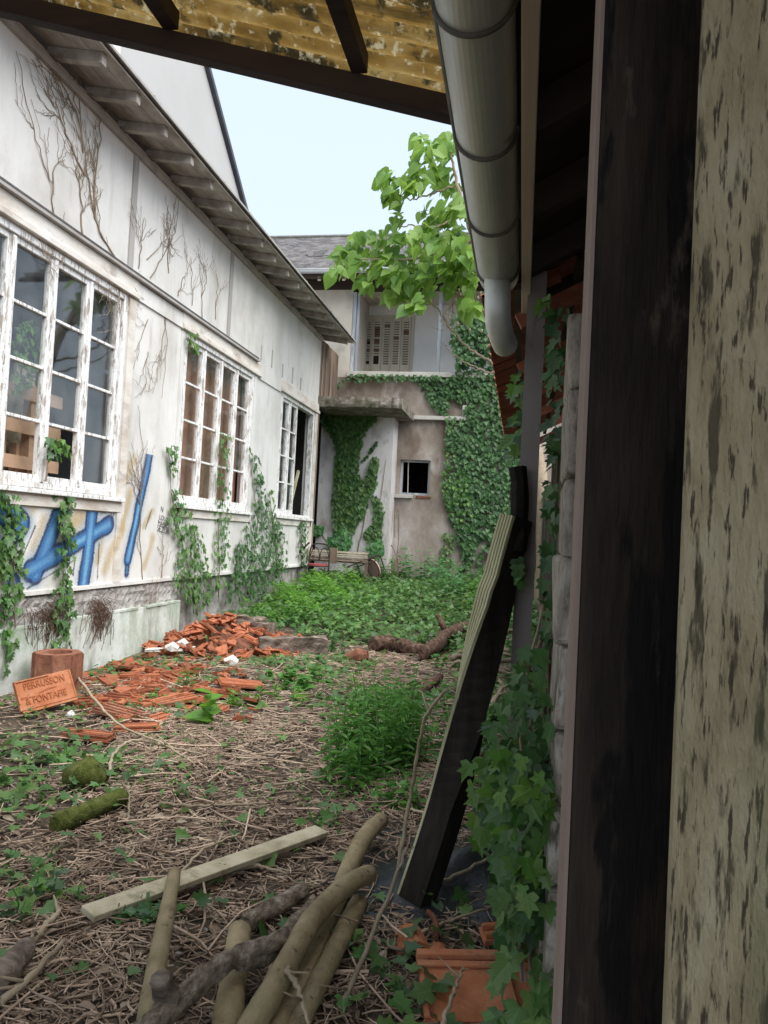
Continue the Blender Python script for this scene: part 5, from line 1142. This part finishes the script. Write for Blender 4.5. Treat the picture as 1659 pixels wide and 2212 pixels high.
wv = [('ivy_strand', 'leafy ivy strand climbing left of the middle window', [(352, 960), (368, 955), (372, 1040), (395, 1090), (412, 1120), (440, 1200), (452, 1290), (420, 1335), (365, 1250), (385, 1180), (352, 1120), (368, 1090), (362, 1010)], 360, [(425, 1330), (395, 1180), (372, 1090), (360, 970)], G_ivym),
      ('ivy_strand', 'ivy strand hanging over the third casement of the middle window', [(466, 930), (500, 938), (480, 1000), (492, 1090), (482, 1250), (455, 1300), (462, 1100)], 170, [(470, 1300), (472, 1120), (478, 950)], G_ivym),
      ('ivy_strand', 'broad dark ivy mass between the middle and far windows', [(530, 965), (545, 975), (560, 1010), (575, 1100), (605, 1130), (615, 1230), (590, 1290), (480, 1300), (510, 1160), (545, 1110), (545, 1040)], 800, [(540, 1290), (555, 1130), (537, 980)], G_ivyd),
      ('ivy_strand', 'thin ivy strand right of the broad ivy mass', [(575, 1050), (585, 1060), (600, 1180), (610, 1240), (585, 1250)], 90, [(598, 1240), (588, 1120), (580, 1060)], G_ivym),
      ('ivy_strand', 'ivy strand beside the weather-boarded corner post', [(640, 1130), (655, 1120), (662, 1200), (650, 1230), (640, 1200)], 120, [(650, 1230), (648, 1140)], G_ivyd),
      ('ivy_strand', 'ivy strand at the left edge over the graffiti chevron', [(-10, 1060), (20, 1060), (45, 1120), (35, 1180), (40, 1240), (30, 1300), (12, 1330), (20, 1400), (0, 1450), (-10, 1300)], 190, [(30, 1440), (30, 1300), (28, 1170), (8, 1060)], G_ivym),
      ('ivy_strand', 'ivy strand hanging in front of the sprayed figure four', [(112, 1060), (150, 1075), (145, 1130), (155, 1170), (138, 1230), (150, 1300), (135, 1420), (112, 1420), (95, 1340), (115, 1250), (122, 1160)], 180, [(130, 1430), (128, 1290), (140, 1170), (120, 1060)], G_ivym),
      ('ivy_sprig', 'small ivy sprig at the top corner of the middle window', [(398, 715), (420, 720), (415, 760), (402, 765)], 24, [(405, 760), (410, 718)], G_ivyl),
      ('ivy_sprig', 'ivy sprig poking through the broken pane of the nearest window', [(88, 945), (130, 950), (140, 985), (100, 995)], 34, [(95, 1040), (110, 960)], G_ivyl),
      ('ivy_sprig', 'ivy growing behind the glass of the nearest window', [(20, 700), (70, 690), (72, 830), (20, 850)], 110, [(40, 860), (50, 700)], G_ivyl)]
for nm, lab, poly, n, st_, mt_ in wv:
    inside = 'behind the glass' in lab; dd = WX-.22 if inside else (WX+.012 if n > 40 else WX+.03); t = thing(nm, lab, 'ivy', onX(*st_[0], dd)); climb(t, poly, n, 'X', dd, mt_, (.045, .095), .09, min(n, 110)); stems(t, [st_], 'X', dd, .009)
# tufts of roots and dead tendrils on the foundation band
for (px, py, n, lab) in ((95, 1320, 90, 'tuft of dead tendrils on the rubble band at left'), (210, 1310, 130, 'hanging beard of dead roots on the rubble band')):
    b = MB(); c = onX(px, py, WX+.02)
    for k in range(n):
        y = c.y+random.gauss(0, .13); z = c.z+random.gauss(0, .06); l_ = random.uniform(.08, .34); b.tube(wiggle([(WX+.01, y, z), (WX+.06+random.uniform(0, .04), y+random.uniform(-.06, .06), z-.3*l_), (WX+.05, y+random.uniform(-.1, .1), z-l_)], .01, 2), .0025, 3, cap=False)
    tag(b.build('dead_tendrils', m_logred), lab, 'dead roots')
# dead creeper stems on the white wall
def creeper(label, paths, r=.007, nb=3):
    t = thing('dead_creeper', label, 'creeper', onX(*paths[0][0], WX)); b = MB()
    def grow(P, r, depth):
        P = wiggle(P, .014, 4); P = [Vector((max(WX+.006, min(WX+.03, p.x)), p.y, p.z)) for p in P]; k = len(P)
        b.tube(P, [max(.002, r*(1-.65*i/k)) for i in range(k)], 4, cap=False)
        if depth:
            for _ in range(nb):
                i = random.randint(1, k-2); d = P[min(i+2, k-1)]-P[i]; l_ = random.uniform(.15, .4)
                d = Vector((0, d.y, d.z)).normalized(); a = random.choice((-1, 1))*random.uniform(.35, .8); d = Vector((0, d.y*math.cos(a)-d.z*math.sin(a), d.y*math.sin(a)+d.z*math.cos(a)))
                grow([P[i], P[i]+d*l_*.5, P[i]+d*l_+Vector((0, 0, .05))], r*.55, depth-1)
    for pts in paths: grow([onX(x, y, WX+.012) for x, y in pts], r, 2)
    b.build('stem', m_vine, t)
creeper('large branching dead creeper above the nearest window', [[(248, 555), (215, 500), (198, 440), (185, 350), (175, 260), (165, 150)], [(205, 470), (205, 400), (215, 300), (222, 200)], [(185, 380), (150, 310), (125, 240), (95, 190)], [(180, 330), (165, 240), (120, 150)], [(178, 505), (176, 430), (170, 380)]], .010, 4)
creeper('tall thin dead creeper at the upper left', [[(117, 465), (112, 400), (90, 340), (68, 260), (35, 110)], [(115, 420), (118, 360), (140, 345)]], .007, 2)
creeper('dead creeper right of the first grey batten', [[(325, 600), (360, 540), (378, 500), (392, 380)], [(365, 590), (362, 520), (360, 470)], [(300, 580), (305, 520), (312, 470)], [(318, 560), (345, 530), (360, 515)]], .006, 3)
creeper('dead creeper twigs above the middle window', [[(415, 660), (414, 600), (412, 555)], [(437, 690), (436, 620), (430, 570)], [(436, 640), (446, 610), (440, 568)], [(466, 690), (468, 640), (470, 600)], [(385, 640), (395, 600), (408, 590)]], .006, 2)
creeper('dead tendrils hanging between the nearest and middle windows', [[(362, 660), (355, 720), (345, 780), (330, 850)], [(355, 660), (360, 740), (350, 860)], [(320, 690), (305, 730), (290, 760)], [(320, 760), (310, 800), (300, 830)]], .005, 2)
creeper('thin dead stem crossing the sprayed exclamation mark', [[(312, 1270), (305, 1200), (302, 1130), (305, 1040), (308, 960), (298, 875)], [(303, 1060), (290, 1020), (280, 975)], [(303, 1090), (290, 1060), (283, 1020)], [(303, 1080), (315, 1020)]], .006, 2)
creeper('dead tendrils over the lintel of the nearest window', [[(258, 570), (256, 640), (262, 700), (258, 730)], [(272, 590), (240, 600), (235, 620)], [(82, 500), (95, 545), (110, 560)], [(250, 565), (275, 600), (290, 640)]], .006, 4)
creeper('dead stem rising from the foundation left of the middle window', [[(328, 1360), (325, 1310), (332, 1270)], [(350, 1255), (352, 1200), (340, 1180)]], .007, 2)

# near ivy on the posts, big leaves
nv = thing('near_ivy', 'large-leaved ivy hanging at the foot of the stone pier and steel post', 'ivy', (.08, 2.6, 0))
def near(poly, n, Y, mat, size, sp, single):
    Q = sample_poly(poly, n); pos = np.array([onY(q[0], q[1], Y+rng.uniform(-sp, sp))[:] for q in Q]); tip = np.column_stack([rng.normal(-.25, .55, n), rng.normal(-.35, .4, n), rng.normal(-.9, .35, n)])
    nr_ = np.column_stack([rng.normal(-.55, .4, n), rng.normal(-.5, .4, n), rng.normal(.75, .3, n)]); leaves(nv, IVY, mat, mats_from(pos, tip, nr_, rng.uniform(*size, n)), single)
near([(1115, 1400), (1160, 1400), (1215, 1640), (1205, 2130), (1150, 2090), (1085, 2040), (1060, 1900), (1075, 1650), (1060, 1560)], 330, 2.62, G_ivyd, (.035, .075), .30, 150)
near([(1070, 1620), (1200, 1640), (1195, 1900), (1080, 1860)], 60, 2.38, G_ivyl, (.045, .085), .18, 60)
near([(1110, 1420), (1150, 1410), (1150, 1640), (1090, 1640)], 55, 2.9, G_ivym, (.05, .085), .15, 55)
near([(1060, 1870), (1180, 1880), (1180, 2010), (1090, 2010)], 45, 2.4, G_ivym, (.035, .075), .2, 45)
near([(1015, 1650), (1070, 1600), (1080, 1800), (1030, 1830)], 22, 2.9, G_ivyl, (.05, .10), .2, 22)
near([(1090, 2050), (1190, 2080), (1190, 2200), (1060, 2200)], 22, 2.2, G_ivym, (.05, .085), .1, 22)
near([(1192, 640), (1225, 660), (1205, 1250), (1195, 1400), (1172, 1400)], 90, 2.95, G_ivyd, (.04, .07), .2, 0)
near([(1105, 800), (1140, 770), (1135, 960), (1112, 1000), (1095, 985), (1112, 900)], 26, 3.75, G_ivyl, (.05, .10), .25, 20)
near([(1085, 1180), (1125, 1180), (1150, 1250), (1105, 1260)], 6, 3.15, G_ivym, (.05, .07), .05, 6)
near([(1168, 635), (1190, 635), (1190, 670), (1168, 670)], 3, 2.9, G_ivyl, (.05, .07), .05, 3)
b = MB()
for k in range(9):
    x = random.uniform(1100, 1195); P = [onY(x+random.uniform(-20, 20), 2120, 2.6), onY(x+random.uniform(-25, 25), 1850, 2.65), onY(x+random.uniform(-20, 20), 1600, 2.7), onY(random.uniform(1165, 1200), 1300, 3.0)]
    MB().tube(wiggle(P, .02, 4), [.006]*13, 5, cap=False).build('stem', m_vine, nv)

# ================================================================== catalpa-like tree over the right
tr = thing('heart_leaved_tree', 'light green heart-leaved tree leaning into the yard above the loggia', 'tree', (.35, 12.6, 0))
TY = 12.8
def ty(px, py, Y=TY): return onY(px, py, Y)
limbs = [([(.35, 12.6, 0), (.3, 12.6, 2.2), ty(1110, 760, 12.6), ty(1075, 700, 12.6)], (.14, .085)),
         ([ty(1075, 700, 12.6), ty(1030, 670), ty(985, 630), ty(955, 600), ty(900, 590)], (.055, .012)), ([ty(1075, 700, 12.6), ty(1040, 560), ty(1000, 450), ty(975, 330)], (.07, .015)),
         ([ty(1025, 520), ty(960, 545), ty(880, 560), ty(780, 560)], (.03, .008)), ([ty(1000, 450), ty(960, 485), ty(890, 488), ty(850, 490)], (.022, .006)), ([ty(985, 400), ty(930, 420), ty(880, 430), ty(840, 400)], (.02, .006)),
         ([ty(1100, 790, 12.6), ty(1040, 770), ty(980, 720), ty(940, 660), ty(905, 640), ty(870, 660), ty(812, 640)], (.022, .006)), ([ty(1110, 820, 12.6), ty(1040, 800), ty(985, 770), ty(955, 740)], (.018, .005)), ([ty(985, 630), ty(975, 690), ty(985, 740)], (.012, .005))]
b = MB()
for pts, (r0, r1) in limbs[:1]: P = smooth_path(pts, 5); b.tube(P, [r0+(r1-r0)*i/len(P) for i in range(len(P))], 9, lump=.08)
b.build('trunk', m_root, tr, smooth=True); b = MB()
for pts, (r0, r1) in limbs[1:]: P = wiggle(smooth_path(pts, 4), .02, 2); b.tube(P, [r0+(r1-r0)*i/len(P) for i in range(len(P))], 6)
for k in range(36):
    px, py = random.uniform(930, 1060), random.uniform(600, 720); c = ty(px, py); b.tube(wiggle([c, c+Vector((random.uniform(-.2, .2), random.uniform(-.2, .2), random.uniform(.0, .4)))], .03, 3), [.006, .005, .004, .003], 4, cap=False)
b.build('branch', m_root, tr)
clus = [(745, 560, 26, 22), (790, 530, 36, 34), (850, 520, 40, 40), (790, 590, 34, 26), (850, 580, 40, 40), (910, 570, 45, 46), (900, 620, 45, 40), (960, 570, 45, 44), (960, 500, 45, 40), (1010, 540, 40, 36), (1000, 610, 40, 26), (930, 340, 42, 34), (975, 310, 36, 34), (900, 385, 34, 22), (845, 390, 28, 30),
        (850, 430, 22, 18), (860, 470, 16, 10), (960, 390, 36, 26), (985, 450, 34, 26), (940, 460, 34, 22), (890, 650, 28, 16), (850, 635, 24, 12), (920, 520, 40, 30), (1040, 450, 40, 30), (1050, 360, 50, 40), (1040, 560, 30, 24), (725, 590, 16, 8), (1090, 480, 60, 50), (1020, 660, 22, 16), (905, 300, 16, 6)]
LP = []
for (px, py, r, n) in clus:
    dY = random.uniform(-.7, .7)
    for k in range(int(n*.95)):
        a = random.uniform(0, 6.28); q = r*math.sqrt(random.random()); LP.append((ty(px+q*math.cos(a), py+q*math.sin(a)*.85, TY+dY+random.uniform(-.35, .35)), random.uniform(.16, .29), px+q*math.cos(a)))
random.shuffle(LP); LP.sort(key=lambda q: q[2] > 990); n = len(LP)
pos = np.array([q[0][:] for q in LP]); tip = np.column_stack([rng.normal(-.15, .6, n), rng.normal(-.35, .5, n), rng.uniform(-1.3, -.15, n)]); nr_ = np.column_stack([rng.normal(-.1, .5, n), rng.normal(-.55, .4, n), rng.normal(.7, .3, n)])
leaves(tr, HEART, G_tree, mats_from(pos, tip, nr_, np.array([q[1] for q in LP])), 300)
for k in range(24):
    c = ty(random.uniform(960, 1045), random.uniform(590, 720)); MB().tube([c, c+Vector((0, 0, .03)), c+Vector((0, 0, .06))], [.012, .024, .008], 6).build('seed_capsule', m_batten, tr)
